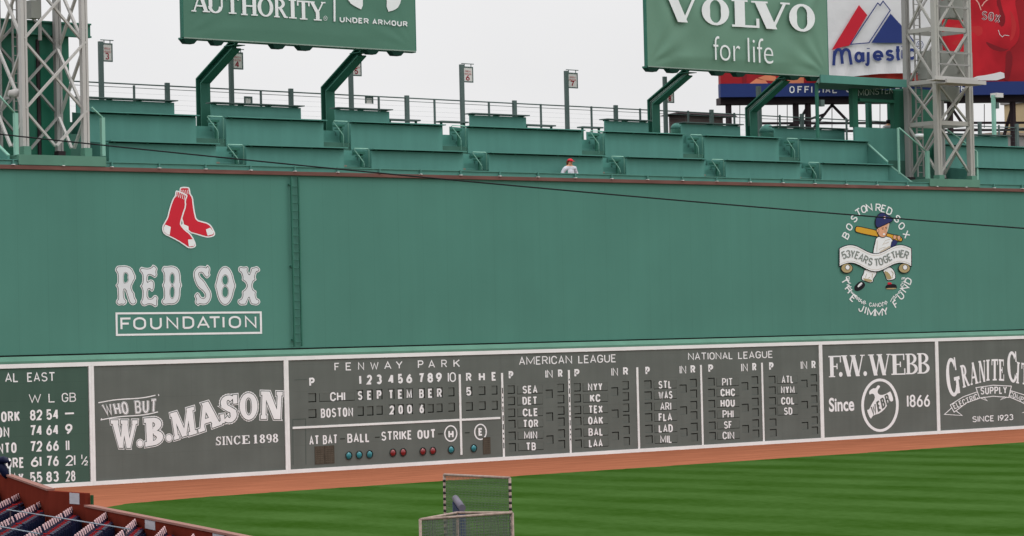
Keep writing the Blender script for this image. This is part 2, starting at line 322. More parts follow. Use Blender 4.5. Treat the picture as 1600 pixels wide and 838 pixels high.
def offs(pts, d):
    """offset a closed 2D outline outwards by d (negative: inwards)"""
    n = len(pts); A = sum(pts[i][0]*pts[(i+1) % n][1]-pts[(i+1) % n][0]*pts[i][1] for i in range(n)); sg = 1 if A > 0 else -1; r_ = []
    for i in range(n):
        p0, p1, p2 = Vector(pts[i-1]), Vector(pts[i]), Vector(pts[(i+1) % n]); a = p1-p0; b = p2-p1
        if a.length < 1e-9 or b.length < 1e-9: r_.append(tuple(p1)); continue
        na = Vector((a.y, -a.x)).normalized()*sg; nb = Vector((b.y, -b.x)).normalized()*sg; k = (na+nb)
        if k.length < 1e-6: r_.append(tuple(p1)); continue
        k = k.normalized(); c = max(.5, k.dot(na)); r_.append(tuple(p1+k*d/c))
    return r_
def smooth(pts, it=1):
    for _ in range(it):
        q = []
        for i in range(len(pts)):
            a, b = pts[i], pts[(i+1) % len(pts)]; q += [(.75*a[0]+.25*b[0], .75*a[1]+.25*b[1]), (.25*a[0]+.75*b[0], .25*a[1]+.75*b[1])]
        pts = q
    return pts
def GLY(ch, T, t):
    out_ = []
    def d(x0, y0, x1, y1, w_): out_.append([(x0-w_/2, y0), (x0+w_/2, y0), (x1+w_/2, y1), (x1-w_/2, y1)])
    def h(x0, x1, y, w_=t): out_.append([(x0, y-w_/2), (x1, y-w_/2), (x1, y+w_/2), (x0, y+w_/2)])
    def sf(x, y, hw): h(x-hw, x+hw, t*.4 if y < .5 else 1-t*.4, t*.8)
    def v(x, y0, y1, w_=t): d(x, y0, x, y1, w_)
    def arc(cx, cy, rx, ry, a0, a1, n=12, lo=t, hi=T):
        P_ = []
        for i in range(n+1):
            a = R(a0+(a1-a0)*i/n); wd = lo+(hi-lo)*abs(math.cos(a))**1.3; P_.append((math.cos(a), math.sin(a), wd))
        for i in range(n):
            (c0, s0, w0), (c1, s1, w1) = P_[i], P_[i+1]
            out_.append([(cx+(rx-w0)*c0, cy+(ry-w0)*s0), (cx+rx*c0, cy+ry*s0), (cx+rx*c1, cy+ry*s1), (cx+(rx-w1)*c1, cy+(ry-w1)*s1)])
    q = T/2
    if ch == 'A': W = .92; d(.12, 0, .46, 1, t); d(.78, 0, .46, 1, T); h(.2, .68, .32); sf(.12, 0, .13); sf(.78, 0, .14+q*.5)
    elif ch == 'U': W = .9; d(.06+q, 1, .06+q, .33, T); d(.78, 1, .78, .33, t*1.2); arc(.42, .35, .36+t*.4, .36, 180, 360); sf(.06+q, 1, .1+q); sf(.78, 1, .12)
    elif ch == 'T': W = .8; d(.4, 0, .4, 1, T); h(.03, .77, 1-t/2); v(.03+t/2, .72, 1); v(.77-t/2, .72, 1); sf(.4, 0, .08+T*.7)
    elif ch == 'H': W = .95; d(.1+q, 0, .1+q, 1, T); d(.85-q, 0, .85-q, 1, T); h(.1+q, .85-q, .5); [sf(x, y, .08+q) for x in (.1+q, .85-q) for y in (0, 1)]
    elif ch in 'O0': W = .9 if ch == 'O' else .68; arc(W/2, .5, W/2-.01, .51, 0, 360, 26)
    elif ch == 'R': W = .9; d(.1+q, 0, .1+q, 1, T); arc(.36, .735, .36, .265, -90, 90); h(.1, .4, 1-t/2); h(.1, .4, .47+t/2); d(.42, .5, .76, 0, T); sf(.1+q, 0, .08+q); sf(.8, 0, .1); h(.02, .2, 1-t*.4, t*.8)
    elif ch == 'I': W = .42; d(.21, 0, .21, 1, T); sf(.21, 0, .2); sf(.21, 1, .2)
    elif ch == 'Y': W = .9; d(.45, 0, .45, .46, T); d(.45, .4, .13, 1, T); d(.45, .4, .77, 1, t); sf(.45, 0, .08+T*.7); sf(.14, 1, .12+q*.4); sf(.77, 1, .12)
    elif ch == 'V': W = .92; d(.45, 0, .15, 1, T); d(.47, 0, .8, 1, t); sf(.15, 1, .1+q*.8); sf(.8, 1, .12)
    elif ch == 'L': W = .75; d(.1+q, 0, .1+q, 1, T); h(.02, .7, t/2); v(.71, 0, .34); sf(.1+q, 1, .08+q)
    elif ch == 'E': W = .76; d(.1+q, 0, .1+q, 1, T); h(.02, .68, 1-t/2); h(.1, .5, .5); h(.02, .72, t/2); v(.68, .7, 1); v(.72, 0, .3); v(.5, .37, .63)
    elif ch == 'F': W = .74; d(.1+q, 0, .1+q, 1, T); h(.02, .7, 1-t/2); h(.1, .5, .5); v(.7, .68, 1); v(.5, .37, .63); sf(.1+q, 0, .08+q)
    elif ch == 'B': W = .85; d(.1+q, 0, .1+q, 1, T); arc(.4, .75, .36, .25, -90, 90); arc(.42, .26, .41, .26, -90, 90); h(.02, .42, 1-t/2); h(.02, .42, t/2); h(.1, .42, .51)
    elif ch == 'D': W = .9; d(.1+q, 0, .1+q, 1, T); arc(.4, .5, .46, .5, -90, 90, 16); h(.02, .42, 1-t/2); h(.02, .42, t/2)
    elif ch == 'S': W = .66; arc(.33, .74, .29, .27, 40, 262, 12, t, T*.82); arc(.33, .27, .3, .28, -140, 85, 12, t, T*.9); d(.17, .62, .47, .4, T*1.2); v(.6, .68, 1.0); v(.05, 0, .32)
    elif ch == 'C': W = .82; arc(.44, .5, .43, .51, 45, 315, 20); v(.76, .66, 1.0); v(.76, .14, .3)
    elif ch == 'G': W = .9; arc(.46, .5, .45, .51, 45, 318, 20); v(.76, .66, 1.0); d(.8-q*.3, .04, .8-q*.3, .44, T*.8); h(.55, .95, .44)
    elif ch == 'N': W = .9; d(.13, 0, .13, 1, t); d(.13+q*.6, 1, .77-q*.4, 0, T); d(.77, 0, .77, 1, t); sf(.13, 0, .12); sf(.1, 1, .1); sf(.77, 1, .12)
    elif ch == 'M': W = 1.12; d(.13, 0, .13, 1, t); d(.15+q*.4, 1, .54, .03, T); d(.54, .03, .92, 1, t); d(.96, 0, .96, 1, T); sf(.13, 0, .12); sf(.96, 0, .08+q); sf(.1, 1, .1); sf(.99, 1, .06+q)
    elif ch == 'W': W = 1.24; d(.14, 1, .38, 0, T); d(.4, 0, .6, 1, t); d(.6, 1, .84, 0, T); d(.86, 0, 1.1, 1, t); sf(.14, 1, .1+q*.6); sf(.6, 1, .1+q*.5); sf(1.1, 1, .12)
    elif ch == 'X': W = .9; d(.14, 1, .76, 0, T); d(.14, 0, .76, 1, t); [sf(x, y, .14) for x in (.14, .76) for y in (0, 1)]
    elif ch == '1': W = .45; d(.24, 0, .24, 1, T); h(.05, .24, .86); sf(.24, 0, .18)
    elif ch == '8': W = .64; arc(.32, .76, .27, .25, 0, 360, 18); arc(.32, .27, .31, .28, 0, 360, 18)
    elif ch == '9': W = .64; arc(.32, .68, .31, .33, 0, 360, 18); arc(.32, .5, .31, .5, -120, 10, 10)
    else: W = .5
    return W, out_
# =================================================================== ground
gm = mat('asphalt_ground', (92, 90, 86), .35, .9, .2, (.2, .2, .2))
b = MB(); b.face([(-1500, -1500, -.012), (1500, -1500, -.012), (1500, 1500, -.012), (-1500, 1500, -.012)]); structure(b.build('ground', gm))
tm = bpy.data.materials.new('turf'); tm.use_nodes = True; t = tm.node_tree; pb = t.nodes['Principled BSDF']; pb.inputs['Roughness'].default_value = .85; pb.inputs['Specular IOR Level'].default_value = 0
tcn = t.nodes.new('ShaderNodeTexCoord'); sp = t.nodes.new('ShaderNodeSeparateXYZ'); t.links.new(tcn.outputs['Object'], sp.inputs[0])
def tnoise(scale, det=4, rot=0):
    m_ = t.nodes.new('ShaderNodeMapping'); m_.inputs['Scale'].default_value = scale; m_.inputs['Rotation'].default_value = (0, 0, rot); t.links.new(tcn.outputs['Object'], m_.inputs[0])
    n_ = t.nodes.new('ShaderNodeTexNoise'); n_.inputs['Scale'].default_value = 1; n_.inputs['Detail'].default_value = det; t.links.new(m_.outputs[0], n_.inputs[0]); return n_.outputs[0]
def tmath(op, a, b_=None):
    q = t.nodes.new('ShaderNodeMath'); q.operation = op
    for i, x in enumerate((a, b_)):
        if x is None: continue
        if isinstance(x, (int, float)): q.inputs[i].default_value = x
        else: t.links.new(x, q.inputs[i])
    return q.outputs[0]
wob = tmath('MULTIPLY', tmath('SUBTRACT', tnoise((.12, .05, 1), 3), .5), 2.6)
st1 = tmath('SINE', tmath('MULTIPLY', tmath('ADD', sp.outputs[0], wob), 2*math.pi/4.1)); st1 = tmath('MAXIMUM', tmath('MINIMUM', tmath('MULTIPLY', st1, 2.0), 1.0), -1.0)
st2 = tmath('SINE', tmath('MULTIPLY', tmath('ADD', tmath('ADD', sp.outputs[0], tmath('MULTIPLY', sp.outputs[1], .9)), wob), 2*math.pi/9.0))
mixv = tmath('ADD', tmath('MULTIPLY', st1, .16), tmath('MULTIPLY', st2, .07))
mixv = tmath('ADD', mixv, tmath('MULTIPLY', tmath('SUBTRACT', tnoise((.3, .3, .3), 5), .5), .9))
mixv = tmath('ADD', mixv, tmath('MULTIPLY', tmath('SUBTRACT', tnoise((9, 2.5, 7), 6), .5), 1.1))
mixv = tmath('ADD', mixv, .5)
cr_ = t.nodes.new('ShaderNodeValToRGB'); t.links.new(mixv, cr_.inputs[0])
cr_.color_ramp.elements[0].position = .12; cr_.color_ramp.elements[0].color = (.0215, .057, .0065, 1)
cr_.color_ramp.elements[1].position = .9; cr_.color_ramp.elements[1].color = (.0465, .097, .023, 1)
t.links.new(cr_.outputs[0], pb.inputs['Base Color'])
b = MB()
pts = [(-26.5, -26), (-20.5, -17), (-16.4, -12.6), (-14.2, -11.0), (-11, -10.35), (-7, -10.15), (0, -10.15), (20, -9.95), (42, -9.7), (56, -9.6), (75, -14), (110, -60), (110, -120), (-90, -120), (-60, -90), (-34, -46)]
rg = random.Random(3); edge = []
for i in range(len(pts)):
    (xa, ya), (xb, yb) = pts[i], pts[(i+1) % len(pts)]; n = max(1, int(math.hypot(xb-xa, yb-ya)/.35)) if i < 10 else 1
    for k in range(n): edge.append((xa+(xb-xa)*k/n+rg.uniform(-.04, .04), ya+(yb-ya)*k/n+rg.uniform(-.09, .09)))
b.face([(x, y, .0) for x, y in edge]); structure(b.build('grass', tm))
dm = mat('warning_track_dirt', (182, 114, 86), .6, .95, .2, (.35, 2.0, 1), 8, bump=.3, bsc=3, spec=0)
b = MB(); b.face([(-30, -40, -.005), (120, -140, -.005), (120, .3, -.005), (-30, .3, -.005)]); structure(b.build('warning_track', dm))
# =================================================================== the big wall
WX0, WX1 = -19.0, 62.0
wall = thing('green_wall', 'tall green outfield wall with a rusty cap strip and painted emblems', 'wall', ((WX0+WX1)/2, .2, 0))
b = MB(); b.box(WX0, WX1, .2, .6, 4.72, 11.28); b.build('wall_face', GW, wall)
b = MB(); b.box(WX0, WX1, .24, .6, 0.02, 4.71); b.build('backing', DK, wall)
b = MB(); b.box(WX0, WX1, .1, .6, 11.282, 11.425); b.build('cap_strip', RB, wall)
b = MB(); b.box(WX0, WX1, .17, .24, 11.43, 11.59); b.box(WX0, WX1, .13, .3, 11.592, 11.625); b.build('parapet', GS, wall)
b = MB()
x = -11.6
while x < 46:
    b.box(x-.02, x+.02, .08, .165, 11.428, 11.63, 0); b.box(x-.05, x+.05, .05, .16, 11.426, 11.45, 1); x += 2.04
b.build('parapet_clips', [GS, WF], wall)
b = MB(); zt, zb = 4.665, 4.50
b.hexa([(WX0, -.03, 4.418), (WX1, -.03, 4.418), (WX1, .14, 4.418), (WX0, .14, 4.418)], [(WX0, -.03, zb), (WX1, -.03, zb), (WX1, .14, zt), (WX0, .14, zt)]); b.build('flashing', GL, wall)
PY = .19                                    # paint plane of the upper wall
# --- socks
def polyp(p, o, s): return [(o[0]+x/s, o[1]+y/s) for x, y in p]
back = [(285, 95), (305, 85), (380, 85), (395, 100), (405, 165), (430, 195), (440, 290), (460, 410), (480, 445), (530, 460), (590, 475), (630, 505), (660, 560), (675, 600), (660, 625), (600, 640), (560, 635), (480, 610), (385, 585), (300, 480), (280, 150)]
front = [(255, 120), (360, 165), (372, 185), (350, 235), (358, 290), (328, 380), (302, 470), (302, 500), (350, 555), (400, 590), (440, 650), (465, 715), (458, 742), (420, 756), (375, 754), (330, 720), (255, 672), (180, 634), (115, 604), (93, 560), (92, 520), (118, 470), (148, 420), (166, 340), (187, 270), (212, 205), (232, 185), (236, 135)]
so_ = ((240, 280), 6.98)
sk = Paint(PY)
B1 = smooth(back); F1 = smooth(front)
sk.poly(polyp(B1, *so_), 0, 0); sk.poly(polyp(offs(B1, -14), *so_), 1, .004)
for p in ([(312, 485), (380, 515), (383, 575), (340, 545), (305, 505)], [(570, 550), (618, 530), (652, 575), (652, 600), (590, 618)]): sk.poly(polyp(p, *so_), 0, .008)
for x in (312, 332, 352, 372, 388): sk.line(polyp([(x-4, 118), (x+4, 165)], *so_), .9, 0, .008)
sk.poly(polyp(F1, *so_), 0, .012); sk.poly(polyp(offs(F1, -14), *so_), 1, .016)
for p in ([(128, 497), (188, 522), (175, 610), (142, 600), (113, 570), (109, 530)], [(375, 660), (424, 656), (448, 700), (443, 730), (385, 736)]): sk.poly(polyp(p, *so_), 0, .02)
for x in (262, 282, 302, 322, 342): sk.line(polyp([(x, 138+(x-262)*.42), (x-10, 192+(x-262)*.42)], *so_), .9, 0, .02)
sk.build('sock_emblem', [WH, RED], wall)
# --- ornate letters
Rr = [(55, 135), (75, 95), (100, 92), (160, 88), (215, 110), (240, 160), (257, 205), (235, 240), (212, 290), (225, 330), (240, 345), (245, 390), (265, 420), (255, 450), (220, 465), (190, 440), (172, 385), (152, 318), (143, 320), (147, 395), (172, 420), (165, 448), (140, 464), (120, 458), (90, 466), (65, 440), (70, 415), (85, 400), (80, 330), (80, 300), (60, 278), (80, 255), (82, 200), (77, 160)]
Rh = [(143, 168), (160, 160), (176, 180), (170, 205), (178, 225), (166, 245), (143, 250)]
Ee = [(282, 140), (300, 100), (330, 112), (370, 115), (400, 103), (410, 80), (440, 95), (457, 120), (448, 150), (455, 185), (430, 210), (405, 190), (380, 180), (364, 190), (364, 238), (385, 222), (412, 225), (428, 250), (425, 312), (405, 340), (378, 312), (366, 322), (366, 393), (400, 398), (418, 372), (440, 365), (464, 390), (455, 425), (458, 468), (430, 482), (405, 460), (370, 455), (340, 472), (310, 465), (293, 430), (312, 400), (314, 330), (305, 300), (288, 284), (310, 262), (316, 200), (308, 165)]
Dd = [(490, 135), (510, 95), (540, 97), (600, 90), (650, 115), (672, 170), (672, 240), (687, 275), (670, 310), (668, 390), (645, 440), (600, 460), (560, 455), (520, 465), (490, 440), (495, 408), (514, 395), (512, 310), (495, 273), (514, 245), (514, 165)]
Dh1 = [(577, 185), (593, 165), (608, 185), (609, 238), (594, 264), (577, 238)]; Dh2 = [(577, 312), (594, 284), (609, 312), (607, 372), (593, 394), (577, 372)]
Ss = [(68, 180), (80, 130), (120, 95), (165, 95), (190, 104), (200, 80), (225, 100), (232, 130), (224, 160), (234, 182), (200, 216), (172, 190), (152, 160), (130, 165), (137, 195), (175, 228), (212, 290), (242, 340), (242, 400), (210, 450), (170, 462), (132, 455), (120, 472), (90, 450), (86, 425), (95, 405), (78, 375), (105, 338), (130, 350), (145, 385), (170, 392), (183, 370), (160, 332), (115, 300), (88, 250)]
Oo = [(270, 280)]+[(370-88*math.cos(R(a)), 280-185*math.sin(R(a))) for a in range(15, 166, 15)]+[(474, 280)]+[(370+88*math.cos(R(a)), 280+185*math.sin(R(a))) for a in range(15, 166, 15)]
Oh1 = [(347, 205), (370, 180), (393, 205), (393, 248), (370, 274), (347, 248)]; Oh2 = [(347, 312), (370, 286), (395, 312), (393, 368), (370, 388), (347, 368)]
Xx = [(490, 115), (510, 95), (545, 105), (575, 95), (590, 120), (582, 140), (595, 168), (605, 138), (610, 110), (640, 105), (668, 95), (700, 125), (690, 150), (665, 155), (652, 200), (665, 225), (635, 242), (625, 280), (635, 315), (665, 330), (657, 365), (668, 400), (690, 405), (700, 440), (668, 465), (640, 460), (610, 455), (597, 425), (592, 395), (580, 425), (570, 460), (540, 462), (510, 464), (485, 440), (490, 408), (518, 400), (530, 370), (525, 330), (555, 312), (572, 280), (555, 245), (525, 230), (530, 200), (517, 160), (495, 147)]
lt = Paint(PY)
for o, letters in (((170, 400), ((Rr, [Rh]), (Ee, []), (Dd, [Dh1, Dh2]))), ((290, 400), ((Ss, []), (Oo, [Oh1, Oh2]), (Xx, [])))):
    for p, hs in letters:
        for k, (off, m_) in enumerate(((1, 0), (-6.5, 1), (-12, 2))):
            lt.poly(polyp(smooth(offs(p, off)), o, 5.985), m_, .004*k, [polyp(smooth(offs(h_, 3-off*.55)), o, 5.985) for h_ in hs])
lt.build('ornate_lettering', [WH, DG, mat('silver_paint', (214, 218, 222), 1, .6, .05)], wall)
lt = Paint(PY)
fx = [(110, 215, 695), (230, 350, 692), (388, 497, 690), (540, 652, 687), (692, 800, 684)]
for ch, (a, c, y) in zip('FOUND', fx): lt.text(ch, 170+a/5.985, 400+y/5.985, 170+c/5.985, 400+(y-2)/5.985, 19.6, .012)
for ch, a, c, y in (('A', 105, 228, 683), ('T', 218, 330, 681), ('I', 345, 367, 679), ('O', 405, 520, 678), ('N', 555, 665, 676)): lt.text(ch, 290+a/5.985, 400+y/5.985, 290+c/5.985, 400+(y-2)/5.985, 19.2, .012)
lt.line([(182, 490), (407.4, 488.3), (408, 520.2), (182.6, 523.6)], 3.1, 0, 0, True)
lt.build('boxed_lettering', WH, wall)
# --- round charity emblem: ribbon, batter and arched words
em = Paint(PY); q = 3.99
for ch, x, y, a in (('B', 127, 272, -62), ('O', 148, 219, -52), ('S', 178, 166, -42), ('T', 205, 128, -30), ('O', 238, 108, -20), ('N', 272, 97, -12), ('R', 328, 98, 3), ('E', 361, 105, 14), ('D', 398, 120, 22), ('S', 447, 168, 40), ('O', 474, 213, 50), ('X', 503, 266, 60)):
    if (ch, x) in (('R', 328), ('S', 447), ('T', 119), ('J', 222), ('F', 437)): em.word()
    em.letter(ch, 1290+x/q, 300+y/q, 12.2, a, .78, .01)
for ch, x, y, a in (('T', 119, 555, 62), ('H', 143, 607, 52), ('E', 172, 662, 42), ('J', 222, 725, 26), ('I', 249, 738, 16), ('M', 284, 750, 8), ('M', 332, 752, -3), ('Y', 372, 745, -14), ('F', 437, 698, -34), ('U', 470, 648, -46), ('N', 494, 600, -56), ('D', 516, 556, -64)):
    if (ch, x) in (('R', 328), ('S', 447), ('T', 119), ('J', 222), ('F', 437)): em.word()
    em.letter(ch, 1290+x/q, 300+y/q, 12.2, a, .78, .01)
word = 'DANA-FARBER CANCER INSTITUTE'
cxx, cyy, rx, ry = 312, 526, 174, 180
for i, ch in enumerate(word):
    if ch == ' ' or i == 0: em.word()
    if ch == ' ': continue
    th = R(177-172*i/(len(word)-1)); a = math.degrees(math.atan2(math.cos(th)*.9, math.sin(th)))
    em.letter(ch, 1290+(cxx+rx*math.cos(th))/q, 300+(cyy+ry*math.sin(th)*1.0)/q, 6.4, a, .72, .012)
em.build('arched_lettering', WH, wall)
em = Paint(PY); o1 = ((1300, 310), 7.62); o2 = ((1300, 410), 8.38)
def ep(p, m_, lift, o=o1, edge=9):
    p = smooth(p)
    if edge: em.poly(polyp(offs(p, edge), *o), 0, lift)
    em.poly(polyp(p, *o), m_, lift+.002)
ep([(430, 90), (560, 110), (585, 140), (555, 190), (530, 225), (540, 250), (500, 265), (440, 245), (395, 230), (390, 195), (415, 160)], 1, .0, o2)     # leg bending left
ep([(400, 205), (450, 215), (530, 230), (520, 258), (440, 250)], 5, .006, o2, 0)
ep([(665, 95), (760, 60), (810, 110), (828, 175), (825, 215), (775, 230), (720, 235), (705, 180)], 1, .0, o2)
ep([(680, 110), (740, 130), (790, 215), (725, 230), (705, 180)], 5, .006, o2, 0)
ep([(375, 245), (430, 275), (425, 320), (370, 365), (315, 375), (295, 345), (305, 305)], 2, .004, o2, 5); ep([(330, 310), (385, 258), (405, 280), (345, 335)], 1, .008, o2, 0)
ep([(725, 262), (780, 265), (785, 295), (735, 300)], 6, .004, o2, 0); ep([(705, 310), (760, 290), (830, 290), (850, 330), (830, 345), (710, 345)], 2, .006, o2, 5); ep([(710, 338), (845, 335), (835, 352), (715, 355)], 5, .01, o2, 0)
ep([(285, 345), (310, 338), (525, 385), (690, 430), (800, 450), (835, 480), (830, 510), (800, 510), (690, 480), (520, 450), (300, 405), (280, 385)], 3, .008)
ep([(530, 465), (620, 450), (720, 480), (715, 560), (690, 600), (600, 640), (560, 690), (490, 690), (500, 600), (515, 540)], 1, .012)
ep([(560, 640), (640, 590), (700, 560), (690, 620), (640, 650), (560, 670)], 8, .02, o1, 0)
ep([(720, 490), (790, 510), (740, 580), (690, 610)], 7, .02, o1, 4)
ep([(730, 440), (760, 440), (770, 480), (730, 490)], 4, .024, o1, 4); ep([(780, 445), (815, 450), (810, 495), (780, 495)], 4, .024, o1, 4)
ep([(540, 350), (660, 300), (690, 280), (655, 380), (650, 430), (620, 465), (570, 455), (545, 410)], 4, .026)
ep([(525, 240), (560, 190), (610, 172), (655, 205), (715, 235), (718, 270), (670, 290), (610, 320), (540, 350), (520, 310)], 7, .032)
ep([(605, 420), (630, 415), (632, 436), (608, 440)], 1, .034, o1, 0)
em.line(polyp([(600, 370), (612, 366)], *o1), 1.0, 0, .034); em.line(polyp([(640, 362), (650, 358)], *o1), 1.0, 0, .034)
ep([(610, 215), (635, 210), (642, 240), (622, 250)], 1, .036, o1, 3); em.line(polyp([(616, 246), (620, 218), (636, 222), (622, 232), (638, 238)], *o1), .5, 6, .04)
ep([(530, 372), (550, 362), (560, 395), (540, 412)], 4, .03, o1, 4); ep([(655, 330), (690, 285), (672, 360), (655, 420)], 8, .03, o1, 0)
em.line(polyp([(592, 356), (616, 350)], *o1), .7, 0, .036); em.line(polyp([(634, 348), (654, 344)], *o1), .7, 0, .036); em.line(polyp([(628, 372), (636, 398), (622, 402)], *o1), .6, 5, .036)
for a_ in ([(600, 560), (640, 500), (690, 485)], [(560, 610), (600, 590), (640, 580)], [(620, 545), (680, 520)], [(540, 500), (535, 640)]): em.line(polyp(a_, *o1), .6, 8, .021)
for a_ in ([(455, 150), (440, 200)], [(500, 190), (470, 215)], [(530, 150), (525, 210)]): em.line(polyp(a_, *o2), .6, 5, .012)
for a_ in ([(800, 150), (790, 190)], [(760, 210), (800, 200)], [(775, 110), (812, 150)]): em.line(polyp(a_, *o2), .6, 5, .012)
for k_ in range(4): em.line(polyp([(352+k_*14, 318-k_*16), (366+k_*14, 330-k_*16)], *o2), .6, 0, .014)
top = [(90+i*850/24, 620-70*math.sin(math.pi*(i/24*2.0+.05)*1.0) if False else 612+58*math.cos(2*math.pi*(i/24-.5)*1.0+math.pi)*-1) for i in range(25)]
def wav(u): return -52*math.cos(2*math.pi*(u-.16)/.68) if .0 <= u <= 1 else 0
def rib(u, dy):
    k = u if u < .5 else 1-u
    return (92+u*850, 612+dy+ (55 if False else 0) - 52*math.cos(math.pi*min(1, abs(k-.15)/.35)) )
tp = [rib(i/30, 0) for i in range(31)]; bt = [rib(i/30, 205) for i in range(31)]
em.poly(polyp(offs(tp+bt[::-1], 9), *o1), 0, .036); em.poly(polyp(tp+bt[::-1], *o1), 1, .04)
for dy in (18, 187): em.line(polyp([rib(i/30, dy) for i in range(31)], *o1), .5, 8, .042)
for cx in (195, 948):
    em.ell(1300+cx/8.38, 410+80/8.38, 9.6, 8, 0, .044, 20); em.ell(1300+cx/8.38, 410+78/8.38, 8.5, 7, 5, .046, 20); em.ell(1300+(cx+10)/8.38, 410+66/8.38, 3.6, 4, 1, .048, 14); em.ring(1300+(cx+10)/8.38, 410+66/8.38, 3.6, 4, .6, 0, .05, 14)
st = '53 YEARS TOGETHER'; us = [.062, .121, 0, .183, .245, .304, .365, .432, 0, .517, .576, .643, .70, .756, .817, .878, .936]
for ch, u in zip(st, us):
    if ch == ' ': continue
    a, c = rib(u-.02, 100), rib(u+.02, 100); x, y = rib(u, 100)
    em.letter(ch, 1300+x/7.62, 310+y/7.62, 12.2, math.degrees(math.atan2(c[1]-a[1], c[0]-a[0])), .6, .008, 9, .052)
em.build('batter_emblem', [BLK, WH, BLK, YEL, SKN, TAN, RED, NAV, mat('shade_tan', (196, 184, 168), 1, .6, .05), LGR], wall)
# --- ladder up the wall
ld = thing('wall_ladder', 'narrow green steel ladder fixed to the big green wall', 'ladder', S(460, 548, .1))
for sx_ in (0, 1):
    a, c = S(454.5+sx_*11.5, 279, .1), S(457+sx_*11.5, 549, .1); b = MB(); b.box(a.x-.025, a.x+.025, .07, .13, 4.78, 11.22); b.build('rail', GD, ld)
    if sx_ == 0: xl = a.x
    else: xr = a.x
b = MB(); z = 4.95
while z < 11.15: b = MB(); b.tube([(xl, .1, z), (xr, .1, z)], .016, 6); b.build('rung', GD, ld); z += .31
b = MB()
for z in (5.0, 7.8, 10.9):
    b.box(xl-.08, xl+.02, .1, .2, z, z+.06)
b.build('wall_bracket', GD, ld)
# =================================================================== lower boards
def px_rect(o, s, x0, y0, x1, y1, Y=0):
    a = S(o[0]+x0/s, o[1]+y1/s, Y); c = S(o[0]+x1/s, o[1]+y0/s, Y); return [a.x, c.x, a.z, c.z]
def X_at(px, py): return S(px, py, 0).x
zF0, zF1 = .14, 4.262
def board_face(root, x0, x1, holes, m_face, z0=zF0, z1=zF1, name='panel'):
    b = MB(); xs = sorted({round(x0, 4), round(x1, 4)} | {round(v, 4) for h in holes for v in h[:2]}); zs = sorted({z0, z1} | {round(v, 4) for h in holes for v in h[2:4]})
    for i in range(len(xs)-1):
        for j in range(len(zs)-1):
            cx, cz = (xs[i]+xs[i+1])/2, (zs[j]+zs[j+1])/2
            if any(h[0] < cx < h[1] and h[2] < cz < h[3] for h in holes): continue
            b.face([(xs[i], 0, zs[j]), (xs[i+1], 0, zs[j]), (xs[i+1], 0, zs[j+1]), (xs[i], 0, zs[j+1])])
    for h in holes:
        a, c, d, e_ = h[:4]; D = .11
        b.face([(a, D, d), (c, D, d), (c, D, e_), (a, D, e_)], 1)
        for p, r_ in (((a, d), (c, d)), ((c, d), (c, e_)), ((c, e_), (a, e_)), ((a, e_), (a, d))):
            b.face([(p[0], 0, p[1]), (r_[0], 0, r_[1]), (r_[0], D, r_[1]), (p[0], D, p[1])], 1)
    return b.build(name, [m_face, DK], root)
def slots(root, holes, gap_t=.045, gap_r=.045, gap_b=0, gap_l=0, nm='number_plate', y=.022):
    for a, c, d, e_ in holes:
        b = MB(); b.box(a+.002+gap_l, c-gap_r, y, y+.03, d+.002+gap_b, e_-gap_t); b.build(nm, PL, root)
def frame(root, x0, x1, left=None, right=None, wl=.22):
    yy = -.035
    bars = [(x0, x1, 4.264, 4.412), (x0, x1, -.02, .138)]
    if left is not None: bars.append((x0, left, .14, 4.262))
    if right is not None: bars.append((right, x1, .14, 4.262))
    for k_ in bars: b = MB(); b.box(k_[0], k_[1], yy, .2, k_[2], k_[3]); b.build('frame', WF, root)
XA = X_at(143.5, 660); XB = X_at(448, 650); XC = X_at(785, 630); XD = X_at(996, 640); XE = X_at(1283, 610); XF = X_at(1464.5, 605)
HW = .105
SP = Paint
# standings
bd = thing('standings_board', 'dark green AL EAST standings board at the far left of the lower wall', 'scoreboard', ((-19+XA)/2, 0, 0))
board_face(bd, WX0, XA-HW-.02, [], SBG); frame(bd, WX0, XA-.005, right=XA-HW)
p = SP(-.004)
p.text('AL', 8, 597.6, 29, 597.2, 14.5, .004); p.text('EAST', 42.6, 597, 86.5, 596, 14.5, .004)
for s_, a, c in (('W', 45, 64.5), ('L', 76, 86), ('GB', 96.7, 119)): p.text(s_, a, 630-.027*(a-45), c, 630-.027*(c-45), 14.3, .0)
p.build('heading_lettering', WH, bd)
rows = (('NEW YORK', 31.3, 82, '82', '54', '-', 657.5), ('BOSTON', 15, 62, '74', '64', '9', 681.5), ('TORONTO', 26, 70, '72', '66', '11', 706.5), ('BALTIMORE', 38, 88, '61', '76', '21', 730.3), ('TAMPA BAY', 37, 86, '55', '83', '28', 754.8))
for nm_, xr_, wd, a, c, d, y in rows:
    p = SP(-.004); sl_ = -.045
    p.text(nm_, xr_-wd, y+.045*(47-xr_+wd)+.5, xr_, y+.045*(47-xr_)+.5, 16.6, .02)
    p.text(a, 47, y, 66.3, y-1, 16.6, .02); p.text(c, 72.5, y-1, 92, y-2, 16.6, .02)
    if d == '-': p.line([(101.5, y-11), (115.5, y-11.6)], 2.6)
    else: p.text(d, 102 if len(d) < 2 else 103, y-2, 113.5 if len(d) < 2 else 118, y-2.8, 16.6, .02)
    if d == '21':
        p.text('1', 126.5, 718, 129.5, 717.8, 8, .02); p.text('2', 132, 727.5, 137.5, 727.3, 8, .02); p.line([(127.8, 726), (135.5, 713.5)], 1.5)
    p.build('team_lettering', WH, bd)
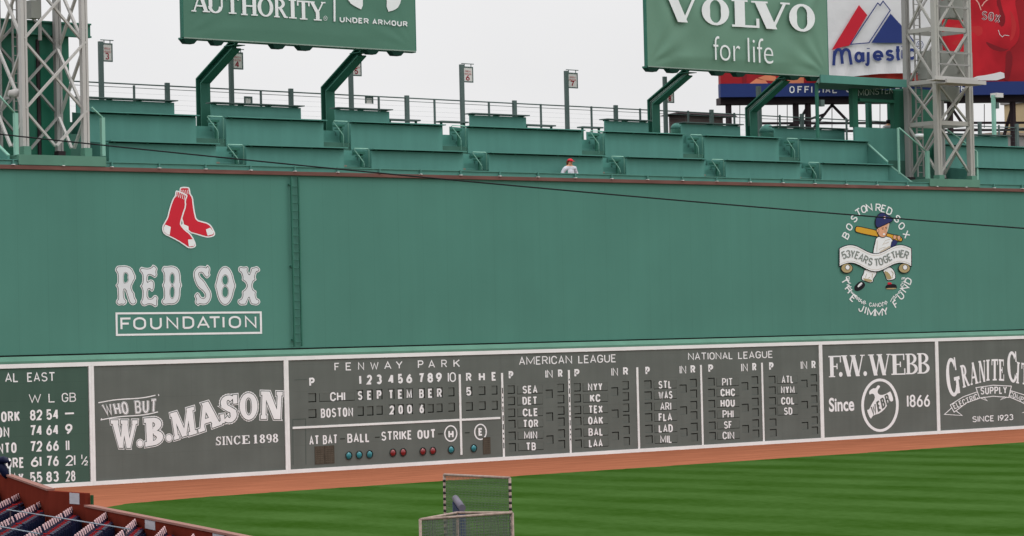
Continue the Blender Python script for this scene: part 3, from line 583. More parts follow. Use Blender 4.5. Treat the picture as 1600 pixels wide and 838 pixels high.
# office-supply advert
bd = thing('advert_panel', 'grey W.B. MASON advert panel with slanted white lettering on the lower wall', 'sign', ((XA+XB)/2, 0, 0))
board_face(bd, XA+HW+.002, XB-HW-.002, [], SB); frame(bd, XA, XB-.003, left=XA+HW, right=XB-HW)
p = SP(-.004); s4 = 3.81; o4 = (140, 550)
def q4(x, y): return (140+x/3.81, 550+y/3.81)
for k, (ex, m_) in enumerate(((4.6, 0), (3.5, 1), (2.3, 0))):
    lf = .0045*k
    p.quadtext('WHO BUT', q4(92, 378), q4(398, 360), q4(403, 280), q4(68, 312), 0, m_, lf, ex, 3.0)
p.line([q4(x, 303-51*((x-52)/358)**1.2-6*math.sin((x-52)/358*6)) for x in range(52, 412, 20)], 1.6)
p.line([q4(x, 405-52*((x-67)/350)**1.2-6*math.sin((x-67)/350*6)) for x in range(67, 419, 20)], 1.6)
p.line([q4(410, 252), q4(412, 262)], 1.4); p.line([q4(67, 408), q4(72, 396)], 1.4); p.build('tagline_lettering', [WH, DG], bd)
def quadserif(p, ch, bl, br, tr, tl, T, t, ex, m_, lift):
    W, pr = GLY(ch, T, t)
    for g in pr:
        p.k += 1; pts = []
        for x, y in grow(g, ex):
            u = x/W; pts.append(p.P((1-y)*((1-u)*bl[0]+u*br[0])+y*((1-u)*tl[0]+u*tr[0]), (1-y)*((1-u)*bl[1]+u*br[1])+y*((1-u)*tl[1]+u*tr[1]), lift+.00011*(p.k % 40)))
        p.face(pts, m_)
p = SP(-.004)
mason = (('W', (150, 570), (272, 572), (288, 408), (130, 408)), ('B', (330, 564), (440, 545), (438, 388), (322, 398)), ('M', (504, 524), (634, 486), (614, 328), (480, 368)), ('A', (652, 480), (780, 434), (752, 282), (620, 322)), ('S', (786, 424), (882, 412), (874, 256), (772, 268)), ('O', (896, 404), (1000, 400), (1000, 246), (890, 250)), ('N', (1018, 398), (1142, 400), (1150, 240), (1022, 236)))
for ch, bl, br, tr, tl in mason:
    for k, (ex, m_) in enumerate(((.066, 0), (.036, 1), (.008, 0))):
        quadserif(p, ch, q4(*bl), q4(*br), q4(*tr), q4(*tl), .27 if ch != 'W' and ch != 'M' else .24, .15, ex, m_, .005*k)
for cx, cy in ((300, 545), (472, 513)):
    for k, (r_, m_) in enumerate(((23, 0), (19.5, 1), (17, 0))): p.ell(*q4(cx, cy), r_/3.81, r_*1.18/3.81, m_, .005*k)
p.build('name_lettering', [WH, DG], bd)
p = SP(-.004)
xs_ = (752, 790, 812, 858, 906, 975, 1012, 1052, 1090); ws = (32, 18, 40, 40, 48, 26, 34, 34, 34)
for ch, x, w_ in zip('SINCE1898', xs_, ws):
    if x == 975: p.word()
    y = 557-(x-752)*19/373; p.serif(ch, *q4(x, y), *q4(x+w_, y-w_*.05), 51/3.81, .22, .09)
p.build('date_lettering', WH, bd)
# ---- line score board
bd = thing('line_score_board', 'grey hand-operated FENWAY PARK line score board with coloured lamps', 'scoreboard', ((XB+XC)/2, 0, 0)); o5 = (440, 540); s5 = 3.99
def q5(x, y): return (440+x/3.99, 540+y/3.99)
emp = [(1040, 262, 1077, 318), (1230, 255, 1270, 310), (1310, 250, 1345, 307), (475, 380, 512, 440), (533, 378, 572, 438), (592, 375, 630, 433), (912, 365, 948, 420), (967, 362, 1003, 417), (1040, 357, 1080, 413), (1150, 353, 1192, 408), (1232, 348, 1272, 403), (1312, 345, 1347, 402), (167, 297, 215, 355), (168, 397, 217, 453)]
full = [(470, 277, 508, 343), (530, 275, 568, 340), (590, 272, 628, 337), (665, 270, 703, 335), (722, 268, 760, 333), (777, 267, 816, 332), (855, 265, 892, 330), (910, 263, 946, 328), (966, 261, 1003, 326), (1148, 256, 1188, 316), (669, 368, 706, 434), (724, 366, 761, 432), (779, 364, 818, 430), (856, 362, 892, 428)]
nam = [(236, 290, 455, 352)]
He = [px_rect(o5, s5, *h) for h in emp]; Hf = [px_rect(o5, s5, *h) for h in full]; Hn = [px_rect(o5, s5, *h) for h in nam]
board_face(bd, XB+HW+.002, XC, He+Hf+Hn, SB); frame(bd, XB, XC-.003, left=XB+HW)
slots(bd, He, .01, .036, .036, 0); slots(bd, Hf, .018, .028, 0, 0); slots(bd, Hn, .001, .001, .022, .022, 'name_plate', .003)
p = SP(-.004)
for ch, a, c in (('F', 330, 362), ('E', 400, 436), ('N', 477, 515), ('W', 553, 606), ('A', 640, 685), ('Y', 713, 755), ('P', 850, 885), ('A', 915, 957), ('R', 996, 1032), ('K', 1072, 1112)):
    y = lambda x: 158-(x-330)*23/780
    if (ch, a) == ('P', 850): p.word()
    p.text(ch, *q5(a, y(a)), *q5(c, y(c)), 12.3, .006)
p.build('title_lettering', WH, bd)
p = SP(-.004); yb = lambda x: 245-(x-490)*.03
for ch, a, c in (('1', 485, 497), ('2', 532, 565), ('3', 592, 625), ('4', 667, 703), ('5', 725, 757), ('6', 778, 815), ('7', 855, 887), ('8', 910, 945), ('9', 963, 1000), ('10', 1037, 1087), ('R', 1150, 1185), ('H', 1230, 1268), ('E', 1310, 1340), ('P', 173, 207)):
    p.text(ch, *q5(a, yb(a)-(0 if a > 300 else -2)), *q5(c, yb(c)), 15.2 if ch[0] in '123456789' else 13.6, .026)
p.build('inning_lettering', WH, bd)
p = SP(-.004)
def words(p, lst, base, slope, x0, h, o, s, bold=.026, tilt=TILT):
    for ch, a, c in lst: p.text(ch, o[0]+a/s, o[1]+(base-(a-x0)*slope)/s, o[0]+c/s, o[1]+(base-(c-x0)*slope)/s, h/s, bold, 0, 0, tilt)
words(p, (('CHI', 303, 397),), 348, .04, 303, 56, o5, s5, .03); p.build('team_lettering', WH, bd)
p = SP(-.004); words(p, (('BOSTON', 245, 447),), 452, .045, 245, 58, o5, s5, .03); p.build('team_lettering', WH, bd)
p = SP(.015)
words(p, (('S', 475, 505), ('E', 534, 564), ('P', 594, 624), ('T', 668, 698), ('E', 726, 756), ('M', 779, 814), ('B', 858, 888), ('E', 914, 943), ('R', 969, 1000)), 341, .032, 475, 57, o5, s5, .02); words(p, (('5', 1151, 1183),), 313, 0, 1151, 54, o5, s5, .02); p.build('score_lettering', WH, bd)
p = SP(.015); words(p, (('2', 674, 703), ('0', 729, 757), ('0', 783, 814), ('6', 860, 888)), 431, .045, 674, 56, o5, s5, .02); p.build('score_lettering', WH, bd)
b = MB()
def raised(b, o, s, x0, y0, x1, y1, wd, horiz):
    a = S(o[0]+x0/s, o[1]+y0/s, 0); c = S(o[0]+x1/s, o[1]+y1/s, 0)
    if horiz: b.box(a.x, c.x, -.02, -.002, (a.z+c.z)/2-wd/2, (a.z+c.z)/2+wd/2)
    else: b.box((a.x+c.x)/2-wd/2, (a.x+c.x)/2+wd/2, -.022, -.003, c.z, a.z)
raised(b, o5, s5, 68, 514, 1362, 452, .085, True); b2 = MB(); raised(b2, o5, s5, 1110, 180, 1118, 682, .1, False)
b.build('score_divider', WF, bd); b2.build('score_divider', WF, bd)
p = SP(-.004)
for s_, a, c, y, yy in (('AT', 173, 235, 622, 617), ('BAT', 258, 350, 617, 612), ('BALL', 410, 550, 608, 602), ('STRIKE', 622, 813, 595, 586), ('OUT', 847, 962, 585, 578)): p.text(s_, *q5(a, y), *q5(c, yy), 14.4, .03)
p.word(); p.text('H', *q5(1040, 578), *q5(1073, 577), 12.4, .03); p.text('E', *q5(1228, 563), *q5(1255, 562), 12, .03)
p.word(); p.ring(*q5(1055, 549), 9.3, 12, 1.9); p.ring(*q5(1240, 539), 9, 11.8, 1.9); p.build('count_lettering', WH, bd)
b = MB()
for x, y in ((380, 583), (597, 573), (990, 552), (1157, 545)):
    a, c = S(*q5(x-15, y)), S(*q5(x+15, y-1)); b.box(a.x, c.x, -.004, .02, a.z-.02, a.z+.02)
b.build('dark_slits', DK, bd)
for x, y, m_ in ((418, 687, GLB), (483, 682, GLB), (548, 679, GLB), (693, 669, GLR), (757, 666, GLR), (880, 661, GLR), (942, 657, GLR), (1056, 650, GLB), (1197, 641, GLB)):
    c = S(*q5(x, y)); b = MB(); rr = .148
    prof = ((.0, .05), (rr*.92, .0), (rr*.78, -.012), (rr*.5, -.04), (.002, -.055)); n = 20; base = len(b.v)
    rings = [(rr*.92, -.001), (rr*.8, -.022), (rr*.5, -.048), (rr*.12, -.058)]
    for r_, dy in rings:
        for k in range(n): b.v.append(Vector((c.x+r_*math.cos(2*math.pi*k/n), dy, c.z+r_*math.sin(2*math.pi*k/n))))
    for i in range(3):
        for k in range(n): b.f.append([i*n+k, i*n+(k+1) % n, (i+1)*n+(k+1) % n, (i+1)*n+k]); b.m.append(0); b.sm.append(True)
    b.f.append([3*n+k for k in range(n)]); b.m.append(0); b.sm.append(True)
    lo = b.build('lamp', m_, bd); lo['label'] = ('teal' if m_ is GLB else 'dark red')+' glass count lamp'
    b = MB(); prev = [(c.x+rr*1.02*math.cos(2*math.pi*k/n), c.z+rr*1.02*math.sin(2*math.pi*k/n)) for k in range(n)]
    for k in range(n):
        a0, a1 = 2*math.pi*k/n, 2*math.pi*(k+1)/n
        P4 = [(c.x+r_*math.cos(a), -.03, c.z+r_*math.sin(a)) for r_, a in ((rr*.95, a0), (rr*1.1, a0), (rr*1.1, a1), (rr*.95, a1))]
        b.prism(P4, (0, .028, 0))
    b.build('lamp_rim', DK, lo)
for x0, y0, x1, y1 in ((208, 626, 264, 742), (268, 622, 327, 738), (1256, 570, 1300, 678)):
    a, c, d, e_ = px_rect(o5, s5, x0, y0, x1, y1); b = MB(); b.box(a, c, -.015, .02, d, e_)
    for i in range(5):
        for j in range(7):
            b.box(a+(c-a)*(.14+.16*i), a+(c-a)*(.2+.16*i), -.022, -.0155, d+(e_-d)*(.1+.12*j), d+(e_-d)*(.14+.12*j), 1)
    b.build('shutter', [BRN, mat('brown_panel_pale', (100, 93, 80), 1, .6, .2)], bd)
p = SP(-.004); p.line([q5(72, 745), q5(70, 462), q5(150, 458), q5(152, 742)], .8); p.line([q5(80, 215), q5(160, 212)], .6); p.build('door_outline', DG, bd)
# ---- out-of-town boards
def town_board(root, o, s, cols, head, xl, xr, last):
    """cols: dict lists of slot rectangles"""
    He_, Hi_, Hn_ = [], [], []
    for c in cols:
        for i, y in enumerate(c['py']): He_.append((px_rect(o, s, c['p'][0]+i*c.get('dx', 1.6), y, c['p'][1]+i*c.get('dx', 1.6), y+c['h']), i < c['bt']))
        for i, y in enumerate(c['ry']): He_.append((px_rect(o, s, c['r'][0]+i*c.get('dx', 1.4), y, c['r'][1]+i*c.get('dx', 1.4), y+c['h']), i < c['bt']))
        for i, y in enumerate(c['iy']): He_.append((px_rect(o, s, c['i'][0]+i*2.5, y, c['i'][1]+i*2.5, y+c['h']), i < c['bt']-3))
        for i, (nm_, a, d, y) in enumerate(c['t']): Hn_.append(px_rect(o, s, c['n'][0]+i*1.2, y-c['nh'], c['n'][1]+i*1.2, y+4))
    # keep name plates clear of one another
    Hn2 = []
    for i, h in enumerate(Hn_):
        h = list(h)
        for g in Hn_:
            if g is not h and abs(g[0]-h[0]) < .6 and g[2] < h[2] < g[3]+.03 and g[3] >= h[2]-.03: pass
        Hn2.append(h)
    board_face(root, xl, xr, [h for h, _ in He_]+Hn2, SB)
    for h, bt_ in He_: slots(root, [h], .04 if not bt_ else .015, .032, .035 if bt_ else 0)
    slots(root, Hn2, .001, .001, .02, .02, 'name_plate', .003)
    for c in cols:
        for nm_, a, d, y in c['t']:
            p = SP(-.004); p.text(nm_, o[0]+a/s, o[1]+y/s, o[0]+d/s, o[1]+(y-(d-a)*.03)/s, c['th']/s, .022); p.build('team_lettering', WH, root)
        p = SP(-.004)
        for nm_, a, d, y in c['hd']: p.text(nm_, o[0]+a/s, o[1]+y/s, o[0]+d/s, o[1]+(y-(d-a)*.04)/s, 53/s, .03)
        p.build('column_lettering', WH, root)
def teams(names, xs_, ys): return [(n_, a, c, y) for n_, (a, c), y in zip(names, xs_, ys)]
o6, s6 = (770, 530), 4.19
al = thing('american_league_board', 'grey AMERICAN LEAGUE score board with two columns of team plates', 'scoreboard', ((XC+XD)/2, 0, 0))
c1 = dict(p=(98, 143), py=[303, 377, 455, 528, 605, 680], r=(423, 466), ry=[292, 365, 440, 513, 590, 661], i=(347, 392), iy=[330, 480, 630], h=57, bt=3, n=(160, 325), nh=58, th=52,
          t=teams(('SEA', 'DET', 'CLE', 'TOR', 'MIN', 'TB'), ((195, 293), (195, 292), (197, 297), (198, 298), (205, 292), (218, 283)), (358, 431, 507, 581, 656, 730)), hd=(('P', 105, 135, 263), ('IN', 345, 393, 256), ('R', 427, 458, 252)))
c2 = dict(p=(532, 575), py=[288, 360, 437, 508, 585, 657], r=(850, 890), ry=[275, 348, 422, 494, 568, 640], i=(777, 820), iy=[315, 461, 606], h=56, bt=3, n=(590, 750), nh=57, th=51,
          t=teams(('NYY', 'KC', 'TEX', 'OAK', 'BAL', 'LAA'), ((623, 718), (637, 705), (627, 720), (625, 723), (627, 723), (630, 720)), (340, 413, 487, 560, 635, 708)), hd=(('P', 535, 568, 250), ('IN', 777, 820, 242), ('R', 853, 887, 238)))
town_board(al, o6, s6, (c1, c2), None, XC+.0, XD, False); frame(al, XC, XD-.003)
p = SP(-.004); p.text('AMERICAN', 770+172/s6, 530+171/s6, 770+520/s6, 530+161/s6, 13, .004); p.text('LEAGUE', 770+560/s6, 530+160/s6, 770+808/s6, 530+152/s6, 12.6, .004); p.build('title_lettering', WH, al)
def divider(root, o, s, x0, y0, x1, y1, wd=.1, morse=0):
    b = MB(); a = S(o[0]+x0/s, o[1]+y0/s, 0); c = S(o[0]+x1/s, o[1]+y1/s, 0); xm = (a.x+c.x)/2
    b.box(xm-wd/2, xm+wd/2, -.022, -.003, .1403, a.z); d = b.build('column_divider', WF, root)
    if morse:
        rn = random.Random(morse); b = MB(); z = a.z-1.0+.4*morse
        z = min(z, a.z-.35)
        while z > .6:
            ln = .22 if rn.random() < .5 else .07; b.box(xm-.022, xm+.022, -.028, -.0225, z-ln, z); z -= ln+.13
        b.build('code_marks', DK, d)
divider(al, o6, s6, 60, 222, 70, 785, .1, 1); divider(al, o6, s6, 497, 203, 508, 755, .1, 2)
o7, s7 = (990, 530), 4.19
nl = thing('national_league_board', 'grey NATIONAL LEAGUE score board with three columns of team plates', 'scoreboard', ((XD+XE)/2, 0, 0))
c3 = dict(p=(70, 117), py=[270, 342, 415, 485, 560, 630], r=(370, 413), ry=[260, 330, 405, 472, 547, 615], i=(302, 347), iy=[297, 440, 583], h=55, bt=0, n=(133, 280), nh=56, th=51,
          t=teams(('STL', 'WAS', 'ARI', 'FLA', 'LAD', 'MIL'), ((163, 250), (163, 255), (175, 247), (165, 253), (165, 257), (175, 252)), (325, 393, 467, 538, 612, 682)), hd=(('P', 78, 107, 235), ('IN', 302, 345, 228), ('R', 373, 405, 225)))
c4 = dict(p=(487, 530), py=[253, 325, 398, 467, 540, 608], r=(773, 815), ry=[243, 313, 384, 453, 525, 592], i=(707, 750), iy=[282, 423, 562], h=53, bt=0, n=(543, 688), nh=54, th=50,
          t=teams(('PIT', 'CHC', 'HOU', 'PHI', 'SF', 'CIN'), ((580, 650), (570, 665), (570, 663), (583, 655), (592, 645), (583, 660)), (307, 376, 446, 517, 588, 657)), hd=(('P', 490, 522, 220), ('IN', 705, 748, 213), ('R', 777, 805, 210)))
c5 = dict(p=(885, 928), py=[240, 310, 380, 448, 520, 588], r=(1160, 1200), ry=[230, 297, 368, 435, 506, 572], i=(1097, 1138), iy=[266, 405, 542], h=51, bt=0, n=(940, 1072), nh=52, th=49,
          t=teams(('ATL', 'NYM', 'COL', 'SD'), ((970, 1047), (965, 1055), (967, 1055), (985, 1040)), (290, 358, 430, 497)), hd=(('P', 888, 917, 206), ('IN', 1095, 1137, 198), ('R', 1165, 1193, 195)))
town_board(nl, o7, s7, (c3, c4, c5), None, XD, XE-HW-.002, True); frame(nl, XD, XE-.003, right=XE-HW)
p = SP(-.004); p.text('NATIONAL', 990+357/s7, 530+138/s7, 990+650/s7, 530+132/s7, 11.4, .004); p.text('LEAGUE', 990+685/s7, 530+131/s7, 990+912/s7, 530+123/s7, 11.2, .004); p.build('title_lettering', WH, nl)
divider(nl, o7, s7, 24, 185, 33, 735, .11); divider(nl, o7, s7, 441, 170, 450, 705); divider(nl, o7, s7, 840, 155, 850, 682)
# ---- plumbing supplier advert
bd = thing('advert_panel', 'grey F.W. WEBB advert panel with a hammer in a white ring', 'sign', ((XE+XF)/2, 0, 0))
board_face(bd, XE+HW+.002, XF-HW-.002, [], SB); frame(bd, XE, XF-.003, left=XE+HW, right=XF-HW)
def q8(x, y): return (1270+x/4.19, 510+y/4.19)
p = SP(-.004)
for ch, a, c, bl, tp_ in (('F', 103, 188, 334, 195), ('W', 190, 346, 330, 191), ('W', 367, 516, 324, 185), ('E', 512, 608, 319, 183), ('B', 608, 690, 315, 180), ('B', 684, 768, 311, 177)):
    p.serif(ch, *q8(a, bl), *q8(c, bl-(c-a)*.03), (bl-tp_)/4.19, .2, .06)
for x, y in ((183, 315), (343, 310)): p.ell(*q8(x, y), 2.8, 3.7)
p.build('name_lettering', WH, bd)
p = SP(-.004); p.text('Since', *q8(107, 560), *q8(272, 553), 21.5, .025); p.text('1866', *q8(617, 531), *q8(768, 527), 19.6, .03); p.build('date_lettering', WH, bd)
p = SP(-.004); p.ring(*q8(440, 517), 27.2, 39.6, 4.2)
ham = [(368, 425), (395, 405), (412, 408), (425, 385), (440, 390), (438, 402), (425, 418), (425, 440), (445, 452), (475, 445), (500, 430), (510, 425), (530, 485), (512, 495), (505, 485), (478, 535), (440, 570), (400, 582), (390, 590), (378, 610), (352, 548), (370, 545), (385, 510), (408, 475), (402, 445), (385, 440), (370, 450)]
p.poly([q8(*a) for a in smooth(ham)], 0, .002); p.quadtext('WEBB', q8(388, 590), q8(508, 500), q8(492, 440), q8(378, 528), .02, 1, .006)
p.build('hammer_emblem', [WH, SB], bd)
# ---- electrical supplier advert
bd = thing('advert_panel', 'grey GRANITE CITY advert panel with a white ribbon at the right end', 'sign', ((XF+WX1)/2, 0, 0))
board_face(bd, XF+HW+.002, WX1, [], SB); frame(bd, XF, WX1, left=XF+HW)
p = SP(-.004)
gr_ = (('G', (885, 470), (970, 445), (938, 200), (862, 220)), ('R', (982, 405), (1028, 388), (1008, 246), (962, 258)), ('A', (1034, 386), (1082, 374), (1070, 232), (1022, 242)), ('N', (1090, 372), (1132, 362), (1128, 222), (1084, 228)), ('I', (1136, 358), (1158, 355), (1158, 218), (1134, 220)), ('T', (1170, 356), (1212, 354), (1214, 215), (1168, 216)), ('E', (1218, 356), (1252, 358), (1252, 218), (1216, 216)), ('C', (1280, 370), (1342, 366), (1332, 164), (1266, 168)), ('I', (1330, 372), (1350, 376), (1356, 238), (1336, 232)), ('T', (1366, 378), (1408, 386), (1412, 246), (1364, 238)), ('Y', (1412, 388), (1460, 404), (1470, 266), (1424, 250)))
for ch, *qd in gr_: quadserif(p, ch, *[q8(*a) for a in qd], .24, .09, 0, 0, 0)
p.build('name_lettering', WH, bd)
p = SP(-.004)
for ln in ([(1068, 402), (1182, 386), (1300, 392), (1283, 466), (1182, 458), (1092, 470)],): p.line([q8(*a) for a in ln], 1.2, 0, 0, True)
for ln in ([(1075, 430), (985, 462), (900, 515), (925, 562), (1010, 500), (1090, 472)], [(1290, 420), (1380, 448), (1462, 500), (1440, 548), (1370, 498), (1285, 462)]): p.line([q8(*a) for a in ln], 1.2)
p.line([q8(912, 532), q8(862, 577), q8(978, 584), q8(940, 556)], 1.2); p.line([q8(1455, 528), q8(1500, 570), q8(1372, 566), q8(1425, 548)], 1.2); p.line([q8(1100, 470), q8(1142, 488), q8(1118, 462)], 1.1); p.line([q8(1270, 465), q8(1228, 482), q8(1255, 460)], 1.1)
p.text('SUPPLY', *q8(1098, 448), *q8(1272, 441), 11.6, .01)
p.quadtext('ELECTRIC', q8(928, 543), q8(1084, 476), q8(1074, 440), q8(912, 508), .006); p.quadtext('COMPANY', q8(1284, 456), q8(1440, 530), q8(1452, 498), q8(1294, 424), .006)
p.text('SINCE', *q8(1045, 629), *q8(1187, 622), 9.4, .01); p.text('1923', *q8(1213, 621), *q8(1313, 614), 9.4, .01); p.build('ribbon_lettering', WH, bd)
# =================================================================== seating terrace above the wall
Z1, Z2, Z3 = 12.49, 13.66, 14.31; Y1, Y2, Y3 = 1.3, 2.6, 3.8
b = MB(); prof = [(.61, -.01), (.61, 11.40), (Y1+.06, 11.40), (Y1+.06, 11.75), (Y2+.06, 11.75), (Y2+.06, 12.80), (Y3+.06, 12.80), (Y3+.06, 13.35), (7.2, 13.35), (7.2, -.01)]
b.hexa([(WX0, y, z) for y, z in prof], [(WX1, y, z) for y, z in prof]); structure(b.build('terrace', mat('terrace_concrete', (66, 104, 92), 1, .8, .12)))
secs = [('A', -6.87, -2.13, 'beside the left light tower'), ('B', -.75, 3.90, 'below the AUTHORITY billboard'), ('C', 5.25, 9.93, 'left of the number 6 sign'), ('D', 11.28, 17.56, 'between signs 6 and 7'), ('E', 18.9, 23.52, 'right of the number 7 sign'), ('F', 24.82, 29.53, 'below the VOLVO billboard'), ('G', 30.9, 35.47, 'next to the MONSTER booth'), ('H', 40.95, 52.0, 'right of the right light tower')]
GRP = 'counter fronts of the seating terrace'
def counter(tier, xl, xr, where, zt_, Y, zf, z3l=None):
    nm_ = ('front', 'middle', 'back')[tier]
    t_ = thing('drink_counter', 'green %s-row counter front %s' % (nm_, where), 'counter', ((xl+xr)/2, Y, zf), GRP)
    b = MB(); b.box(xl, xr, Y, Y+.05, zf, zt_-.085); b.build('front_panel', GS, t_)
    b = MB(); b.box(xl-.02, xr+.05, Y-.2, Y+.34, zt_-.04, zt_); b.build('ledge', GG if tier == 2 else GS, t_)
    b = MB(); n = max(3, int((xr-xl)/.95))
    for i in range(n):
        x = xl+.2+(xr-xl-.4)*i/(n-1); b.box(x-.03, x+.03, Y-.1, Y+.3, zt_-.084, zt_-.041)
    b.build('brackets', GD, t_)
    if tier < 2: b = MB(); b.box(xl+.02, xr-.02, Y-.005, Y+.045, zt_-.0835, zt_-.0415); b.build('ledge_shade_strip', mat('ledge_shade', (18, 40, 36), 1, .7, .1), t_)  # added dark strip: shade of the gap under the ledge put into colour
    if tier < 2:
        for x in (xl, xr-.05):
            b = MB(); yb_ = Y+.052; ye = (Y2 if tier == 0 else Y3)-.002
            b.prism([(x+.001, yb_, zf-.3), (x+.001, ye, zf-.3), (x+.001, ye, zt_-.1+.15), (x+.001, yb_, zt_-.1)], (.048, 0, 0)); b.build('side_panel', GS, t_)
    return t_
for nm_, xl, xr, where in secs:
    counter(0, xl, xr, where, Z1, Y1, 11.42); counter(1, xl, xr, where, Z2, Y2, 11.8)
    x3l = {'A': xl+.2, 'B': -.6, 'C': 5.4, 'D': 12.4, 'E': 20.0, 'F': 24.6, 'G': 30.5, 'H': 41.5}[nm_]; x3r = {'A': -2.3, 'B': 3.7, 'C': 8.15, 'D': 15.5, 'E': 22.6, 'F': 28.3, 'G': 35.2, 'H': 47}[nm_]
    counter(2, x3l, x3r, where, Z3, Y3, 12.85)
# low shelves between the back counters
for xa, xb, z, wh in ((8.2, 9.8, 13.95, 'left of sign 6 pole'), (10.9, 12.36, 13.95, 'under sign 6'), (15.55, 17.2, 13.95, 'under sign 7'), (18.75, 19.95, 13.95, 'right of sign 7')):
    t_ = thing('back_shelf', 'low grey-green shelf at the back of the terrace '+wh, 'counter', ((xa+xb)/2, Y3+.1, 12.85), 'low shelves at the back of the terrace')
    b = MB(); b.box(xa, xb, Y3+.02, Y3+.42, z-.06, z); b.build('ledge', GG, t_); b = MB()
    for x in (xa+.12, xb-.12): b.box(x-.03, x+.03, Y3+.15, Y3+.25, 13.351, z-.061)
    b.build('leg', GD, t_)
# aisles: steps and the handrail at the left end of each block
AIS = [(-2.08, -.80), (3.95, 5.20), (9.98, 11.23), (17.61, 18.85), (23.57, 24.77), (29.58, 30.85)]
wn = ['left of the first billboard post pair', 'below the number 5 sign', 'below the number 6 sign', 'below the number 7 sign', 'left of the VOLVO billboard posts', 'right of the VOLVO billboard posts']
for (xa, xb), wh in zip(AIS, wn):
    t_ = MB(); n = 9; y0 = 1.36; z0 = 11.41
    for i in range(n):
        t_.box(xa, xb, y0+i*.276, 3.84, z0 if i == 0 else z0+i*.215+.0005, z0+(i+1)*.215, 1)
        if i in (0, 1, 4, 5): t_.box(xa+.004, xa+.5-.2*(i % 2), y0+i*.276-.05, y0+i*.276-.001, z0+i*.215, z0+(i+1)*.215-.01, 0)
    o = t_.build('aisle_steps', [CON, GS], org=((xa+xb)/2, y0, z0)); tag(o, 'concrete aisle steps '+wh, 'steps', 'aisle steps of the terrace')
    for tier, (Y, zf, zt_) in enumerate(((Y1, 11.8, Z1), (Y2, 12.7, Z2))):
        t_ = thing('handrail', 'pale green bent handrail of the %s row %s' % (('front', 'middle')[tier], wh), 'handrail', (xb-.15, Y-.05, zf), 'aisle handrails')
        xr = xb-.12; xl = xr-.05; yb = Y-.06
        b = MB(); b.tube([(xr, yb, zf-.05), (xr, yb, zt_-.06), (xr-.05, yb, zt_-.02), (xr-.70, yb, zt_-.02), (xr-.74, yb, zt_-.05), (xr-.27, yb, zt_-.55), (xr-.25, yb, zt_-.62), (xr-.25, yb, zf-.05)], .019, 7); b.build('rail_tube', GR, t_)
        if True:
            b = MB(); b.box(xr-.45, xr-.06, Y+.1, Y+.4, zt_-.22, zt_-.14); b.box(xr-.42, xr-.1, Y+.12, Y+.3, zt_-.34, zt_-.3); b.box(xr-.2, xr-.13, Y+.15, Y+.25, zf-.05, zt_-.221); b.build('tray', GD, t_)
# rear railing
RYY = 6.5; zr = 15.09
t_ = thing('rear_railing', 'long grey-green rear railing on the terrace against the pale sky', 'railing', (20, RYY, 13.35))
b = MB(); b.tube([(-7.2, RYY, zr+.08), (15, RYY, zr-.0), (42, RYY, zr-.08), (56, RYY, zr-.08)], .03, 6); b.build('top_rail', GG, t_)
b = MB()
for z in (zr-.14,): b.tube([(-7.2, RYY, z+.08), (15, RYY, z), (42, RYY, z-.08), (56, RYY, z-.08)], .013, 5)
for k in range(4): b.tube([(-7.2, RYY, zr-.34-.2*k+.06), (15, RYY, zr-.34-.2*k), (56, RYY, zr-.34-.2*k-.06)], .0022, 4)
b.build('wires', GG, t_)
for px in (262, 455, 636, 804, 962, 1111.5, 1252.5, 1392, 1530, 1588):
    x = S(px, 170, RYY).x; b = MB(); b.box(x-.09, x+.09, RYY-.06, RYY+.06, 13.36, zr+.12+(.06 if px < 500 else 0)); b.build('post', GG, t_)
for px in (210, 408, 592, 679, 764, 845, 924, 1000, 1075, 1147, 1218, 1322, 1450, 1560):
    x = S(px, 170, RYY).x; b = MB(); b.box(x-.035, x+.035, RYY-.035, RYY+.035, 13.36, zr+.02); b.build('slim_post', GG, t_)
